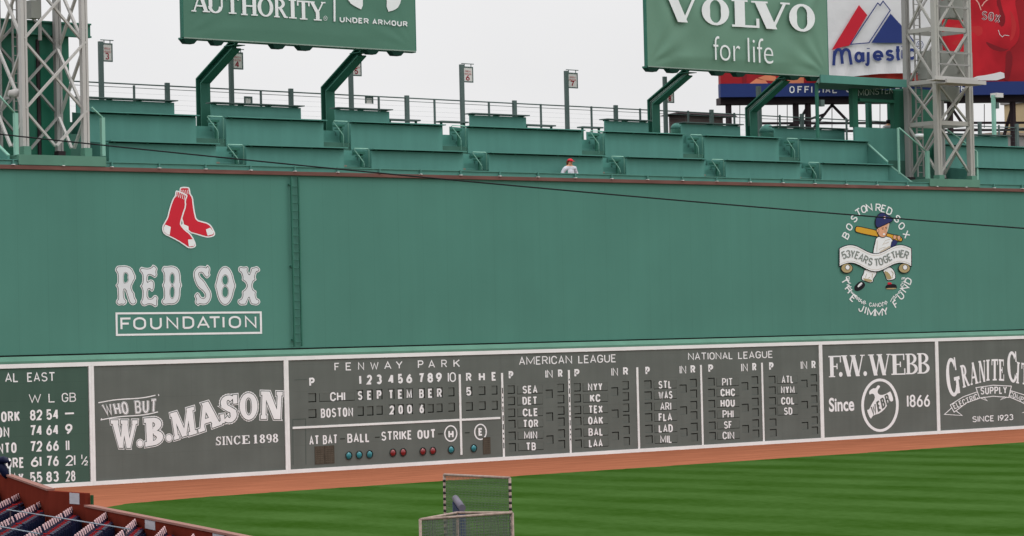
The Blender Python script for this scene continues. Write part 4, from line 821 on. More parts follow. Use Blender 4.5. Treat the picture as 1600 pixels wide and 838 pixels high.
# number sign poles
SG = 'numbered section signs on poles'
for num, xp, yt, xs0, xs1, ys0, ys1, ln in (('3', 157, 65, 160.5, 174.5, 69, 95.5, 0), ('4', 360.5, 83, 363, 378.5, 83, 107.5, 3), ('5', 547.5, 93, 550, 563.5, 94.5, 118, 0), ('6', 721, 101, 724, 738, 105.5, 128, 0), ('7', 884.5, 111, 887, 901.5, 115, 137, 0), ('8', 1038.5, 120, 1041.5, 1052, 140, 160, 0)):
    Y = 6.1; a = S(xp, yt, Y); t_ = thing('section_sign', 'section sign number %s hanging from a tall grey-green pole' % num if num != '8' else 'section sign half hidden behind the left VOLVO billboard post', 'sign', (a.x, Y, 13.35), SG)
    b = MB(); b.box(a.x-.09, a.x+.09, Y-.06, Y+.06, 13.36, a.z); b.build('pole', GG, t_)
    c, d = S(xs0, ys1, Y), S(xs1, ys0, Y)
    b = MB(); b.tube([(a.x, Y, d.z+.14), (d.x+.08, Y, d.z+.14)], .02, 6); b.box(c.x+.06, c.x+.09, Y-.01, Y+.01, d.z, d.z+.14); b.box(d.x-.09, d.x-.06, Y-.01, Y+.01, d.z, d.z+.14); b.build('arm', GG, t_)
    b = MB(); b.box(c.x, d.x, Y-.02, Y+.02, c.z, d.z); sp_ = b.build('sign_plate', SGN, t_)
    b = MB(); w_ = .03
    for bx in ((c.x-.02, d.x+.02, c.z-.02, c.z+w_), (c.x-.02, d.x+.02, d.z-w_, d.z+.02), (c.x-.02, c.x+w_, c.z+w_, d.z-w_), (d.x-w_, d.x+.02, c.z+w_, d.z-w_)): b.box(bx[0], bx[1], Y-.03, Y+.03, bx[2], bx[3])
    b.build('sign_border', GG, sp_)
    p = Paint(Y-.026); wpx = xs1-xs0; hpx = ys1-ys0
    p.text('GREEN', xs0+wpx*.2, ys0+hpx*.28+1, xs1-wpx*.16, ys0+hpx*.31+1, hpx*.13, .01); p.text('MONSTER', xs0+wpx*.14, ys0+hpx*.46+1, xs1-wpx*.1, ys0+hpx*.5+1, hpx*.13, .01)
    p.text(num, xs0+wpx*.3, ys1-hpx*.1, xs1-wpx*.28, ys1-hpx*.07, hpx*.4, .0, 1, 0, TILT, 1.5); p.build('sign_lettering', [mat('sign_pink', (190, 120, 120), .9, .6, .05), mat('sign_red', (150, 34, 52), .9, .6, .05)], sp_)
for px, nm_ in ((387, '4'), (576, '5')):
    a, c = S(px-5.5, 162, 6.6), S(px+5.5, 152, 6.6); b = MB(); b.box(a.x, c.x, 6.57, 6.6, a.z, c.z); t_ = b.build('notice_board', SGN, org=((a.x+c.x)/2, 6.58, a.z)); tag(t_, 'small white notice wired to the rear railing right of sign '+nm_, 'sign', 'small notices on the rear railing')
    b = MB(); b.box(a.x-.03, c.x+.03, 6.555, 6.569, c.z-.05, c.z+.02); b.box(a.x-.03, a.x+.04, 6.555, 6.569, a.z, c.z-.05); b.box(c.x-.04, c.x+.03, 6.555, 6.569, a.z, c.z-.05); b.build('notice_border', GG, t_)
# =================================================================== green billboards on bent posts
BY = 2.2
def ibeam_path(b, x, path, fw, dp, th=.05):
    """mitred I-section following path [(y, z), ...] in the plane x = const; flanges fw wide, depth dp"""
    P_ = [Vector(v) for v in path]; n = len(P_); nr = []
    for i in range(n):
        d1 = (P_[i]-P_[max(i-1, 0)]); d2 = (P_[min(i+1, n-1)]-P_[i]); d1 = d1.normalized() if d1.length > 0 else d2.normalized(); d2 = d2.normalized() if d2.length > 0 else d1
        n1 = Vector((-d1.y, d1.x)); n2 = Vector((-d2.y, d2.x)); k = (n1+n2).normalized(); nr.append(k/max(.4, k.dot(n1)))
    def off(q): return [P_[i]+nr[i]*q for i in range(n)]
    for q0, q1 in ((dp/2-th, dp/2), (-dp/2, -dp/2+th)):
        A_, B_ = off(q0), off(q1)
        for i in range(n-1): b.hexa([(x-fw/2, A_[i].x, A_[i].y), (x+fw/2, A_[i].x, A_[i].y), (x+fw/2, B_[i].x, B_[i].y), (x-fw/2, B_[i].x, B_[i].y)], [(x-fw/2, A_[i+1].x, A_[i+1].y), (x+fw/2, A_[i+1].x, A_[i+1].y), (x+fw/2, B_[i+1].x, B_[i+1].y), (x-fw/2, B_[i+1].x, B_[i+1].y)])
    A_, B_ = off(-dp/2+th+.002), off(dp/2-th-.002)
    for i in range(n-1): b.hexa([(x-th/2, A_[i].x, A_[i].y), (x+th/2, A_[i].x, A_[i].y), (x+th/2, B_[i].x, B_[i].y), (x-th/2, B_[i].x, B_[i].y)], [(x-th/2, A_[i+1].x, A_[i+1].y), (x+th/2, A_[i+1].x, A_[i+1].y), (x+th/2, B_[i+1].x, B_[i+1].y), (x-th/2, B_[i+1].x, B_[i+1].y)])
def cloth(x0, x1, z0, z1, y, amp):
    """vinyl sheet pulled tight at its corners: folds fan out from them and sag in the middle"""
    b = MB(); nx, nz = 110, 56; W_, H_ = x1-x0, z1-z0
    def dy(u, v):
        e_ = min(1, 9*min(u, 1-u))*min(1, 9*v)*min(1, 9*(1-v)); o = 0
        for cu, cv, fq, ln in ((0, 0, 13, .16), (1, 0, 15, .17), (0, 1, 11, .4), (1, 1, 12, .42)):
            dx, dz = (u-cu)*W_, (v-cv)*H_; r_ = math.hypot(dx, dz); th = math.atan2(abs(dz), abs(dx)); o += math.sin(th*fq+cu*2+cv)*math.exp(-r_/(W_*ln))*min(1, r_/.5)
        o += .5*math.sin((u*2-1)**2*7+v*5)*(.3+abs(u-.5))*.6
        return -amp*(o+1.2)*e_
    for j in range(nz+1):
        for i in range(nx+1): u, v = i/nx, j/nz; b.v.append(Vector((x0+u*W_, y+dy(u, v), z0+v*H_)))
    for j in range(nz):
        for i in range(nx): k = j*(nx+1)+i; b.f.append([k, k+1, k+nx+2, k+nx+1]); b.m.append(0); b.sm.append(True)
    return b
def billboard(name, label, bl, br, m_, posts, pods, tall, conduit, folds=.02):
    a, c = S(*bl, BY), S(*br, BY); z0 = (a.z+c.z)/2
    t_ = thing(name, label, 'billboard', ((a.x+c.x)/2, BY, z0))
    b = MB(); b.box(a.x, c.x, BY, BY+.12, z0, z0+tall); b.build('backing_panel', GD, t_)
    cloth(a.x, c.x, z0, z0+tall, BY-.012, folds).build('sign_face', m_, t_)
    b = MB(); e_ = .05
    b.box(a.x-e_, c.x+e_, BY+.02, BY+.3, z0-.07, z0-.002); b.box(a.x-e_, a.x-.002, BY-.01, BY+.16, z0, z0+tall); b.box(c.x+.002, c.x+e_, BY-.01, BY+.16, z0, z0+tall); b.build('edge_frame', GD, t_)
    b = MB(); b.box(a.x, c.x, BY-.03, BY-.013, z0-.045, z0-.001); b.build('hem', mat('hem_pale', (150, 168, 158), .8, .6, .15, (6, 6, 6)), t_)
    for x0, x1 in pods:
        y_ = bl[1]+(br[1]-bl[1])*((x0-bl[0])/(br[0]-bl[0])); A, D = S(x0, y_, BY), S(x1, y_, BY); k = (D.x-A.x)*.22; zz = z0-.072
        b = MB(); b.hexa([(A.x+k, BY, zz-.16), (D.x-k, BY, zz-.16), (D.x-k, BY+.28, zz-.16), (A.x+k, BY+.28, zz-.16)], [(A.x, BY-.05, zz), (D.x, BY-.05, zz), (D.x, BY+.3, zz), (A.x, BY+.3, zz)]); b.build('light_box', mat('light_box_green', (30, 62, 54), 1, .6, .1), t_)
    for (xv, yk, xt) in posts:
        k = S(xv, yk, 5.2); tp_ = Vector((k.x, BY+.75, z0-.1))
        kb = Vector((k.x, 5.2, k.z)); b = MB(); dv = (tp_-kb).normalized()
        ibeam_path(b, kb.x, [(5.2, 13.36), (5.2, k.z), (tp_.y, tp_.z)], .44, .36)
        b.box(kb.x-.26, kb.x+.26, BY+.45, BY+1.15, z0-.13, z0-.103)
        po = b.build('support_post', GD, t_)
        if conduit:
            b = MB()
            for i in range(3):
                xx = kb.x-.1; yy = 5.3-.1*i; b.tube([(xx, yy, 14.4), (xx, yy, kb.z+.03-.03*i), (xx, tp_.y+.1-.1*i, tp_.z-.05)], .016, 6)
            b.build('conduit', mat('conduit_pale', (170, 190, 182), .9, .5, .05), po)
    return t_, a, c, z0
t_, a, c, z0 = billboard('billboard', 'green AUTHORITY and UNDER ARMOUR billboard on two bent green posts', (287, 59), (649, 79), BB1, ((317, 127, 0), (512, 140, 0)), ((286, 308), (331, 350), (425, 446), (466, 489), (572, 592), (611, 631)), 4.2, False, .016)
def q6(x, y): return (280+x/4.21, y/4.21)
p = Paint(BY-.06)
for ch, x0, x1, y in (('A', 82, 197, 76), ('U', 188, 296, 84), ('T', 305, 398, 89), ('H', 405, 520, 99), ('O', 516, 622, 107), ('R', 622, 716, 114), ('I', 722, 774, 121), ('T', 774, 864, 127), ('Y', 858, 966, 133)):
    p.serif(ch, *q6(x0, y), *q6(x1, y+(x1-x0)*.055), 29.5, .2, .085, 0, 0)
p.ring(*q6(962, 121), 2.7, 3.4, .6); p.text('R', *q6(957, 127), *q6(968, 127.5), 2.8, .01)
for i, ch in enumerate('SPORTS'): p.serif(ch, 330+i*30, -38+i*1.6, 354+i*30, -37+i*1.6, 28, .2, .085)
p.build('name_lettering', WH, t_)
p = Paint(BY-.06); p.line([q6(1021, -180), q6(1022, 142)], 3)
p.text('UNDER', *q6(1056, 147), *q6(1248, 159), 8.8, .03); p.text('ARMOUR', *q6(1270, 161), *q6(1503, 178), 8.6, .03)
p.poly([q6(*v) for v in smooth([(1080, -160), (1180, -70), (1208, -60), (1208, 68), (1165, 48), (1118, 18), (1085, -60)])]); p.poly([q6(*v) for v in smooth([(1470, -150), (1390, -70), (1365, -60), (1365, 80), (1410, 70), (1448, 45), (1470, -40)])]); p.poly([q6(*v) for v in smooth([(1180, -110), (1290, -60), (1390, -110), (1390, -60), (1290, -20), (1180, -60)])], 0, .002)
p.build('partner_lettering', WH, t_)
t_, a, c, z0 = billboard('billboard', 'pale green wrinkled VOLVO for life billboard on two bent green posts', (1012, 104), (1294, 119), BB2, ((1021, 160, 0), (1173.5, 172, 0)), ((1011, 1030), (1044, 1062), (1114, 1133), (1148, 1165), (1232, 1250), (1264, 1279)), 4.6, True, .055)
p = Paint(BY-.165)
def q9(x, y): return (1000+x/3.99, y/3.99)
for ch, x0, x1, y in (('V', 165, 375, 134), ('O', 385, 560, 152), ('L', 570, 745, 166), ('V', 712, 938, 176), ('O', 930, 1095, 192)):
    p.serif(ch, *q9(x0, y), *q9(x1, y+(x1-x0)*.055), 42.5, .27, .08)
p.build('name_lettering', WH, t_)
p = Paint(BY-.165); p.text('for', *q9(460, 372), *q9(627, 384), 36.5, -.012); p.text('life', *q9(674, 386), *q9(832, 398), 37.5, -.012); p.build('slogan_lettering', WH, t_)
# =================================================================== light towers
def tower(label, xl, xr, yf, yb, zbase, nodes, side_nodes, ztop, lw, extras):
    STL = extras or MATS['tower_steel']
    t_ = thing('light_tower', label, 'light tower', ((xl+xr)/2, yf, zbase), 'steel light towers on the wall')
    for x in (xl, xr):
        for y in (yf, yb):
            b = MB(); f_ = lw; zb_ = zbase
            b.box(x-f_/2, x-f_*.06, y-f_/2, y-f_/2+.05, zb_, ztop); b.box(x+f_*.06, x+f_/2, y-f_/2, y-f_/2+.05, zb_, ztop); b.box(x-f_/2, x+f_/2, y+f_/2-.05, y+f_/2, zb_, ztop); b.box(x-.03, x+.03, y-f_/2+.051, y+f_/2-.051, zb_, ztop)
            b.box(x-f_/2-.05, x-f_/2-.001, y-f_/2, y+f_/2, zb_, ztop)
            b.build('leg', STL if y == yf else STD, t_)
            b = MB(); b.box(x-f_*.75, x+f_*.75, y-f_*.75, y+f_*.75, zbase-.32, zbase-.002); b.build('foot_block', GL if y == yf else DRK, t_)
    def brace(p, q, w_, m_, nm_='brace'):
        b = MB(); b.bar(p, q, w_, w_*.8); b.build(nm_, m_, t_)
    for i in range(len(nodes)-1):
        z0_, z1_ = nodes[i], nodes[i+1]
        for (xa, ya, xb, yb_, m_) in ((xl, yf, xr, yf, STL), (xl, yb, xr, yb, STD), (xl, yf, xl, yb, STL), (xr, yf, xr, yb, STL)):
            e_ = .0 if ya == yb_ else .0
            A, B = Vector((xa, ya, max(z0_, zbase+.05))), Vector((xb, yb_, z1_)); D, E_ = Vector((xa, ya, z1_)), Vector((xb, yb_, max(z0_, zbase+.05)))
            full_ = z0_ >= zbase
            o = Vector((0, -.06, 0)) if ya == yb_ else Vector((-.06, 0, 0))
            if full_: brace(A+o, B+o, .1, m_); brace(D-o, E_-o, .1, m_)
            else:                                # panel cut off by the plinth
                k = (zbase+.05-z0_)/(z1_-z0_); P1 = Vector((xa, ya, z0_)).lerp(Vector((xb, yb_, z1_)), k); P2 = Vector((xb, yb_, z0_)).lerp(Vector((xa, ya, z1_)), k)
                brace(P1+o, Vector((xb, yb_, z1_))+o, .1, m_); brace(P2-o, Vector((xa, ya, z1_))-o, .1, m_)
    for z in side_nodes:
        for (xa, ya, xb, yb_) in ((xl, yf, xr, yf), (xl, yf, xl, yb), (xr, yf, xr, yb), (xl, yb, xr, yb)):
            b = MB(); b.bar((xa, ya, z), (xb, yb_, z), .1, .2); b.build('girder', STL, t_)
    return t_
tl = tower('left pale grey lattice light tower in front of the dark green shed', -10.86, -8.34, .5, 2.3, 12.12, (10.9, 13.46, 15.95, 18.48, 21.2), (18.3,), 21, .2, None)
b = MB(); xL = S(20.5, 100, 2.0).x; xR = S(28, 100, 2.0).x
for x in (xL, xR): b.box(x-.03, x+.03, 1.97, 2.03, 11.95, 21)
z = 12.2
while z < 21: b.box(xL, xR, 1.98, 2.02, z, z+.03); z += .33
b.build('ladder', STD, tl)
b = MB(); a, c = S(45, 29, 1.2), S(58.5, 2, 1.2); b.box(a.x, c.x, 1.0, 1.4, a.z, c.z); b.build('cabinet', CAB, tl)
b = MB(); a, c = S(59, 20, 1.2), S(62, 0, 1.2); b.box(a.x, c.x, 1.1, 1.2, a.z-1, 21); b.build('cable_tray', STD, tl)
a, c = S(27, 258, .2), S(167, 258, .2)
b = MB(); b.box(a.x, c.x-.1, .08, 2.7, 11.44, 11.80); o = b.build('plinth', GL, org=((a.x+c.x)/2, .5, 11.44)); tag(o, 'long pale green steel plinth under the left light tower', 'plinth', 'tower plinths on the wall top')
tr = tower('right pale grey lattice light tower beside the MONSTER booth', 37.99, 40.3, .5, 2.3, 12.0, (12.02, 14.45, 16.4, 18.85, 21.48, 25.0), (14.45, 16.4, 18.85), 25.0, .24, mat('tower_steel_grey', (172, 170, 165), .9, .55, .12, (.6, .6, .25), 4))
b = MB(); a, c = S(1444, 124, 1.6), S(1504, 84, 1.6); b.box(S(1466, 100, 1.2).x, c.x, 1.0, 1.5, a.z, c.z); b.box(a.x, S(1464, 100, 1.2).x, 1.4, 2.0, a.z, c.z); b.build('cabinet', CAB, tr)
b = MB(); a, c = S(1471, 157, 1.4), S(1492, 137, 1.4); b.box(a.x, c.x, 1.1, 1.7, a.z, c.z); b.build('cabinet', CAB, tr)
b = MB(); a, c = S(1508, 31, 1.4), S(1476, 0, 1.4); b.box(c.x, a.x, 1.1, 1.7, a.z, c.z); b.build('cabinet', CAB, tr)
b = MB(); a, c = S(1461, 128, .2), S(1541, 133, .2)
for i, (x0, x1, y0, dz) in enumerate(((1462, 1528, -.3, .12), (1480, 1541, -.55, -.02))):
    A, D = S(x0, 130, y0), S(x1, 130, y0); b.box(A.x, D.x, y0, y0+.12, 16.24+dz, 16.42+dz); b.box(A.x+.02, D.x-.2, y0+.121, .28, 16.22+dz, 16.28+dz)
b.build('platform', STL, tr)
b = MB(); xL = S(1431, 150, 1.9).x; xR = S(1440, 150, 1.9).x
for x in (xL, xR): b.box(x-.03, x+.03, 1.87, 1.93, 12, 25)
z = 12.2
while z < 25: b.box(xL, xR, 1.88, 1.92, z, z+.03); z += .33
b.build('ladder', STD, tr)
for z in (17.2, 17.75, 19.9, 20.3):
    b = MB(); b.bar((37.99, .4, z), (40.3, .4, z), .05, .07); b.build('slim_bar', STD, tr)
a, c = S(1453, 290, .1), S(1531, 290, .1)
b = MB(); b.box(a.x, c.x, .08, 2.7, 11.44, 11.80); o = b.build('plinth', GL, org=((a.x+c.x)/2, .5, 11.44)); tag(o, 'short pale green steel plinth under the right light tower', 'plinth', 'tower plinths on the wall top')
# dome camera on the right tower
a = S(1436.5, 213, 1.0); t_ = thing('security_camera', 'small white domed security camera on the right tower ladder', 'camera', a)
b = MB(); b.tube([a+Vector((0, 0, .12)), a+Vector((0, 0, .1)), a+Vector((0, 0, -.05))], [.05, .2, .2], 12); b.build('housing', WH, t_); b = MB(); b.tube([a+Vector((0, 0, -.051)), a+Vector((0, 0, -.13)), a+Vector((0, 0, -.2))], [.16, .13, .04], 12); b.build('dome', STD, t_)
# floodlights on the left tower
for px, py, nm_ in ((17, 146, 'lower'),):
    a = S(px, py, 1.0); t_ = thing('floodlight', 'small grey floodlight clamped on the left light tower', 'floodlight', a); b = MB(); b.tube([a+Vector((-.1, 0, 0)), a+Vector((.1, -.05, 0)), a+Vector((.22, -.08, -.02))], [.1, .16, .2], 10); b.build('lamp_head', STL, t_); b = MB(); b.box(a.x-.04, a.x+.04, a.y+.05, a.y+.4, a.z-.2, a.z-.1); b.build('bracket', STD, t_)
# dark green shed behind the left tower
t_ = thing('tower_shed', 'tall dark green shed with a flat beam roof behind the left light tower', 'shed', (-12, 2.66, 11.4))
a, c = S(-40, 240, 2.63), S(107, 60, 2.63); gsh = mat('shed_green', (44, 98, 80), 1, .5, .12, (.5, .5, .2), streak=.1)
b = MB(); b.box(a.x, c.x, 2.63, 5.4, 11.43, c.z+.1); b.build('wall', gsh, t_)
d = S(142, 57, 2.5); e_ = S(142, 40, 2.5); b = MB(); b.box(a.x, d.x, 2.53, 2.6, d.z, e_.z); b.box(a.x, d.x, 2.45, 2.95, e_.z, e_.z+.06); b.box(a.x, d.x, 2.45, 2.65, d.z-.06, d.z-.001); b.box(a.x, c.x+.1, 2.61, 5.5, e_.z-.25, e_.z-.05); b.build('roof', GD, t_)
a, c = S(49, 240, 2.6), S(58, 62, 2.6); b = MB(); b.box(c.x-.05, c.x+.06, 2.55, 2.625, 11.7, c.z); b.build('drain_pipe', DRK, t_)
a = S(65, 200, 2.6); c = S(88, 70, 2.6); b = MB(); b.box(a.x, c.x, 2.6, 2.626, 11.7, c.z-.4); b.build('door', mat('shed_door_green', (40, 104, 84), 1, .5, .1, (.5, .5, .3)), t_)
# low railings beside the left tower
def sloped_rail(label, pts, Y, posts):
    P = [S(px, py, Y) for px, py in pts]; t_ = thing('sloped_handrail', label, 'handrail', (P[0].x, Y, 11.8), 'sloped handrails beside the towers')
    b = MB(); b.tube(P, .035, 6); b.build('rail_tube', GR, t_)
    for px, py0, py1, w_ in posts:
        A, D = S(px, py1, Y), S(px, py0, Y); b = MB(); b.box(A.x-w_, A.x+w_, Y-w_, Y+w_, A.z, D.z); b.build('post', GR, t_)
sloped_rail('sloped pale green handrail left of the left tower leg', [(-10, 140), (23, 177)], .3, ((25.5, 177, 243, .07),))
sloped_rail('sloped pale green handrail right of the left tower', [(143, 168), (160, 184)], .9, ((161, 184, 244, .07),))
sloped_rail('sloped pale green handrail left of the right tower legs', [(1405, 200), (1446, 236)], .9, ((1405, 200, 272, .04), (1450, 236, 284, .08)))
sloped_rail('sloped pale green handrail right of the right tower', [(1480, 203), (1527, 238)], 1.2, ((1527, 238, 284, .05),))
for px0, py0, px1, py1, lb in ((1355, 225, 1386, 253, 'upper dark green stair side wall left of the MONSTER booth'), (1388, 257, 1427, 287, 'lower dark green stair side wall left of the right tower'), (-6, 225, 12, 243, 'dark green stair side wall at the far left end')):
    up = 1 if py0 < 230 and px0 > 0 else 0
    Yb, Yf = ((Y2, Y1+.05) if up else (Y1-.01, .35)) if px0 > 0 else (1.3, .3)
    A = S(px0, py0, Yb); D = S(px1, py1, Yf); xm = max(A.x, D.x) if px0 > 0 else A.x
    t_ = thing('stair_side_wall', lb, 'stair wall', (xm, Yb, 11.5), 'stair side walls')
    b = MB(); zz = 11.5; b.prism([(A.x, Yb, zz), (D.x, Yf, zz), (D.x, Yf, D.z-.03), (A.x, Yb, A.z-.03)], (.08, 0, 0)); b.build('wall', GS, t_)
    b = MB(); b.bar((A.x+.04, Yb, A.z), (D.x+.04, Yf, D.z), .1, .05); b.build('handrail', GR, t_)
# booth with the lettered lintel
t_ = thing('terrace_booth', 'green booth with a flat roof and a MONSTER sign beside the right tower', 'booth', (36, 2.7, 11.8)); YB = 2.75
xa = S(1336, 230, YB).x; xb = S(1413, 230, YB).x; zs = S(1370, 200, YB).z; zl = S(1368, 160, YB).z; zc = S(1350, 139, YB).z
b = MB(); b.box(xa, xb, YB, YB+.1, 11.76, zs); b.build('front_wall', GS, t_)
for x0, x1 in ((1333, 1341), (1397, 1414)):
    A, D = S(x0, 180, YB).x, S(x1, 180, YB).x; b = MB(); b.box(A, D, YB+.001, YB+.25, zs+.001, zc); b.build('corner_post', gsh, t_)
A, D = S(1413, 260, 3.4), S(1458, 141, 3.4); b = MB(); b.box(A.x, D.x, 3.4, 4.4, 12.81, D.z); b.build('side_wall', gsh, t_)
for px in (1358.5,): x = S(px, 180, YB+2).x; b = MB(); b.box(x-.12, x+.12, 4.7, 4.9, 13.36, zc); b.build('rear_post', GD, t_)
A, D = S(1341.2, 155, YB), S(1396.8, 137, YB); b = MB(); b.box(A.x, D.x, YB+.05, YB+.15, zl+.15, zc); sgp = b.build('lintel', mat('sign_dark_green', (42, 70, 62), 1, .6, .1), t_)
b = MB(); b.box(A.x, D.x, YB-.1, YB+.4, zl, zl+.14); b.build('shutter_box', gsh, t_)
p = Paint(YB+.04); p.text('MONSTER', 1341, 150.5, 1395.8, 146.3, 10, -.006); p.build('sign_lettering', mat('sign_silver', (176, 186, 182), 1, .6, .05), sgp)
b = MB(); xr0 = S(1281, 132, 2.0).x; xr1 = S(1415, 130, 2.0).x; z0, z1 = S(1380, 134, 2.0).z, S(1380, 124.5, 2.0).z; lo_ = [(xr0, 2.0), (xr1, 2.0), (xr1, 4.6), (xr0+2.5, 4.6)]; b.hexa([(x, y, z0) for x, y in lo_], [(x, y, z1) for x, y in lo_]); b.build('roof', GD, t_)
b = MB(); b.box(xr0, xr1, 1.93, 1.998, z0-.03, z1+.05); b.build('roof_fascia', GS, t_)
b = MB(); x = S(1278.5, 180, 2.3).x; b.box(x-.06, x+.06, 2.3, 2.42, 13.7, z0); b.build('slim_post', GD, t_)
b = MB(); a = S(1283, 158, 2.3); b.box(a.x-.1, a.x+.12, 2.2, 2.4, a.z-.25, a.z+.05); b.build('speaker', GG, t_)
# =================================================================== far adverts and buildings behind the terrace
RY = 24.0
A = S(1126, 152, RY); Bq = G(1640, 147.4, A.z); dirx = (Bq-A); dirx.z = 0; dirx.normalize(); nrm = Vector((-dirx.y, dirx.x, 0))
class Skew(Paint):
    """paint on the far advert's own upright plane (through A along dirx)"""
    def __init__(s, off=0): MB.__init__(s); s.off = off; s.k = 0; s.marks = []
    def P(s, px, py, lift=0):
        d = ray(px, py); O = A-nrm*(s.off+lift); return CAM+d*((O-CAM).dot(nrm)/d.dot(nrm))
def slab(b, px0, py0, px1, py1, off, th, m=0):
    k = Skew(off); lo, hi = k.P(px0, py1), k.P(px1, py0); z0_, z1_ = lo.z, k.P(px0, py0).z; p0 = Vector((lo.x, lo.y, z0_)); p1 = Vector((hi.x, hi.y, z0_)); nv = nrm*th
    b.hexa([p0, p1, p1+nv, p0+nv], [v+Vector((0, 0, z1_-z0_)) for v in (p0, p1, p1+nv, p0+nv)], m)
t_ = thing('far_billboard', 'large red billboard with a blue OFFICIAL band behind the terrace', 'billboard', A)
b = MB(); slab(b, 1126, -60, 1660, 131, 0, .5); b.build('red_panel', REDB, t_)
b = MB(); slab(b, 1126, 131.2, 1660, 152, .05, .5); b.build('blue_band', BLB, t_)
b = MB(); slab(b, 1126, 152.5, 1660, 163, -.6, 1.0); b.build('under_deck', DRK, t_)
p = Skew(.07)
for i, ch in enumerate('OFFICIAL'): xx = 1245+i*10.6 if False else [1245, 1257.5, 1268.5, 1279, 1285, 1297, 1301, 1312][i]; p.text(ch, xx-11.5, 145.8-.01*i, xx-11.5+(8 if ch != 'I' else 1.8), 145.7, 11, .012, 0, 0, 0)
p.text('AL', 1289, 145.2, 1303, 145, 11, .012, 0, 0, 0) if False else None
p.text('OUTFITTER', 1322, 145, 1420, 144, 11, .012, 0, 0, 0); p.text('OF', 1490, 143, 1510, 143, 10, .012, 0, 0, 0)
p.build('band_lettering', WH, t_)
p = Skew(.02)
for pts_, m_ in (([(1168, 133), (1182, 123), (1196, 126), (1202, 133)], 1), ([(1184, 122), (1198, 117), (1212, 120), (1214, 127), (1196, 126)], 1), ([(1226, 133), (1240, 112), (1256, 118), (1256, 130), (1240, 131)], 1), ([(1160, 131), (1160, 100), (1168, 100), (1166, 131)], 2)): p.poly(pts_, m_)
p.build('picture', [REDL, ORG, REDD], t_); p = Skew(.02)
# jersey wearer pictured on the right part
p.poly(smooth([(1466, 0), (1462, -60), (1596, -60), (1585, 0), (1591, 30), (1594, 52), (1589, 68), (1577, 78), (1573, 90), (1571, 118), (1545, 121), (1520, 121), (1480, 126), (1462, 60)]), 0, .004)
p.poly(smooth([(1571, 82), (1579, 78), (1583, 92), (1577, 126), (1568, 126), (1571, 108)]), 2, .006)
p.poly(smooth([(1561, -10), (1566, 14), (1572, 30), (1567, 44), (1559, 36), (1563, 20), (1556, 4)]), 2, .006); p.poly(smooth([(1538, 64), (1552, 70), (1570, 77), (1578, 76), (1566, 82), (1548, 77)]), 2, .006)
p.poly(smooth([(1577, 14), (1584, 24), (1589, 42), (1584, 60), (1577, 66), (1581, 48), (1580, 32)]), 4, .006); p.poly(smooth([(1482, 42), (1500, 37), (1515, 42), (1534, 40), (1536, 52), (1528, 58), (1520, 49), (1496, 50)]), 4, .006); p.poly(smooth([(1486, 66), (1504, 60), (1508, 66), (1492, 72)]), 4, .006)
p.poly(smooth([(1521, 120), (1545, 117), (1569, 111), (1570, 125.5), (1521, 126)]), 3, .008)
p.line([(1524, -2), (1529, 5), (1533, 16)], 1.6, 1, .008); p.line([(1545, -2), (1538, 4), (1534, 10)], 1.6, 1, .008)
for s_, x0, x1, y0 in (('S', 1533, 1542, 31), ('O', 1543.5, 1552, 32.5), ('X', 1553, 1562.5, 35.5)):
    p.text(s_, x0, y0, x1, y0+1.2, 14, 0, 3, .01, -.12, 3.0); p.text(s_, x0+.7, y0-.6, x1-.7, y0+.5, 12.6, 0, 2, .016, -.12, 1.7)
p.line([(1560, 47), (1562, 54), (1566, 58), (1570, 55), (1577, 56)], .8, 3, .01)
p.build('picture', [REDL, mat('ad_pink', (226, 168, 158), 1, .5, .1), REDD, WVN, mat('ad_red_pale', (190, 50, 54), 1, .5, .08)], t_)
for px in (1138, 1243, 1262, 1484, 1582, 1606):
    k = Skew(-.9); lo = k.P(px, 160); b = MB(); b.box(lo.x-.12, lo.x+.12, lo.y-.12, lo.y+.12, 0, lo.z); b.build('steel_post', DRK, t_)
b = MB()
for (x0, y0), (x1, y1) in (((1262, 166), (1243, 200)), ((1300, 164), (1262, 212)), ((1300, 164), (1325, 190)), ((1484, 165), (1505, 195)), ((1582, 166), (1568, 215)), ((1180, 193), (1600, 192)), ((1180, 206), (1600, 203)), ((1190, 212), (1290, 178))):
    k = Skew(-1.3); b.bar(k.P(x0, y0), k.P(x1, y1), .13)
for px in (1156, 1215, 1230, 1300, 1375, 1538): k = Skew(-1.6); b.bar(k.P(px, 163), k.P(px, 200), .03)
b.build('truss', DRK, t_)
# white draped advert in front of it
t_ = thing('banner_billboard', 'white Majestic banner with red and navy mountain peaks', 'billboard', Skew(1.2).P(1350, 120))
k = Skew(1.4); b = MB(); n = 30; base = []
for i in range(n+1):
    px = 1275+(1463-1275)*i/n; u = i/n; yb = 124.5-13*u**.8+1.0*math.sin(u*9); row = []
    for j in range(9): row.append(k.P(px, yb-(yb+70)*j/8)-nrm*(.05*math.sin(i*1.3+j)*max(0, 1-j/3)))
    base.append(row)
for i in range(n):
    for j in range(8): b.face([base[i][j], base[i+1][j], base[i+1][j+1], base[i][j+1]])
b.build('banner_sheet', WVN, t_)
b = MB(); slab(b, 1278, 108, 1466, 127, .6, .2); b.build('hem_band', mat('ad_red_strip', (206, 70, 62), 1, .5, .3, (.8, .8, .8)), t_)
p = Skew(1.56)
p.poly([q9(*v) if False else (1280+v[0]/3.99, v[1]/3.99) for v in ((78, 312), (248, 32), (300, 95), (187, 285), (150, 292))], 0)
wm = [(195, 277), (365, 20), (380, 35), (398, 8), (443, 65), (310, 268)]; q1 = lambda v: (1280+v[0]/3.99, v[1]/3.99)
p.line([q1(v) for v in wm], 1.6, 1, .004, True); p.poly([q1(v) for v in ((325, 268), (445, 85), (540, 190), (602, 270))], 1)
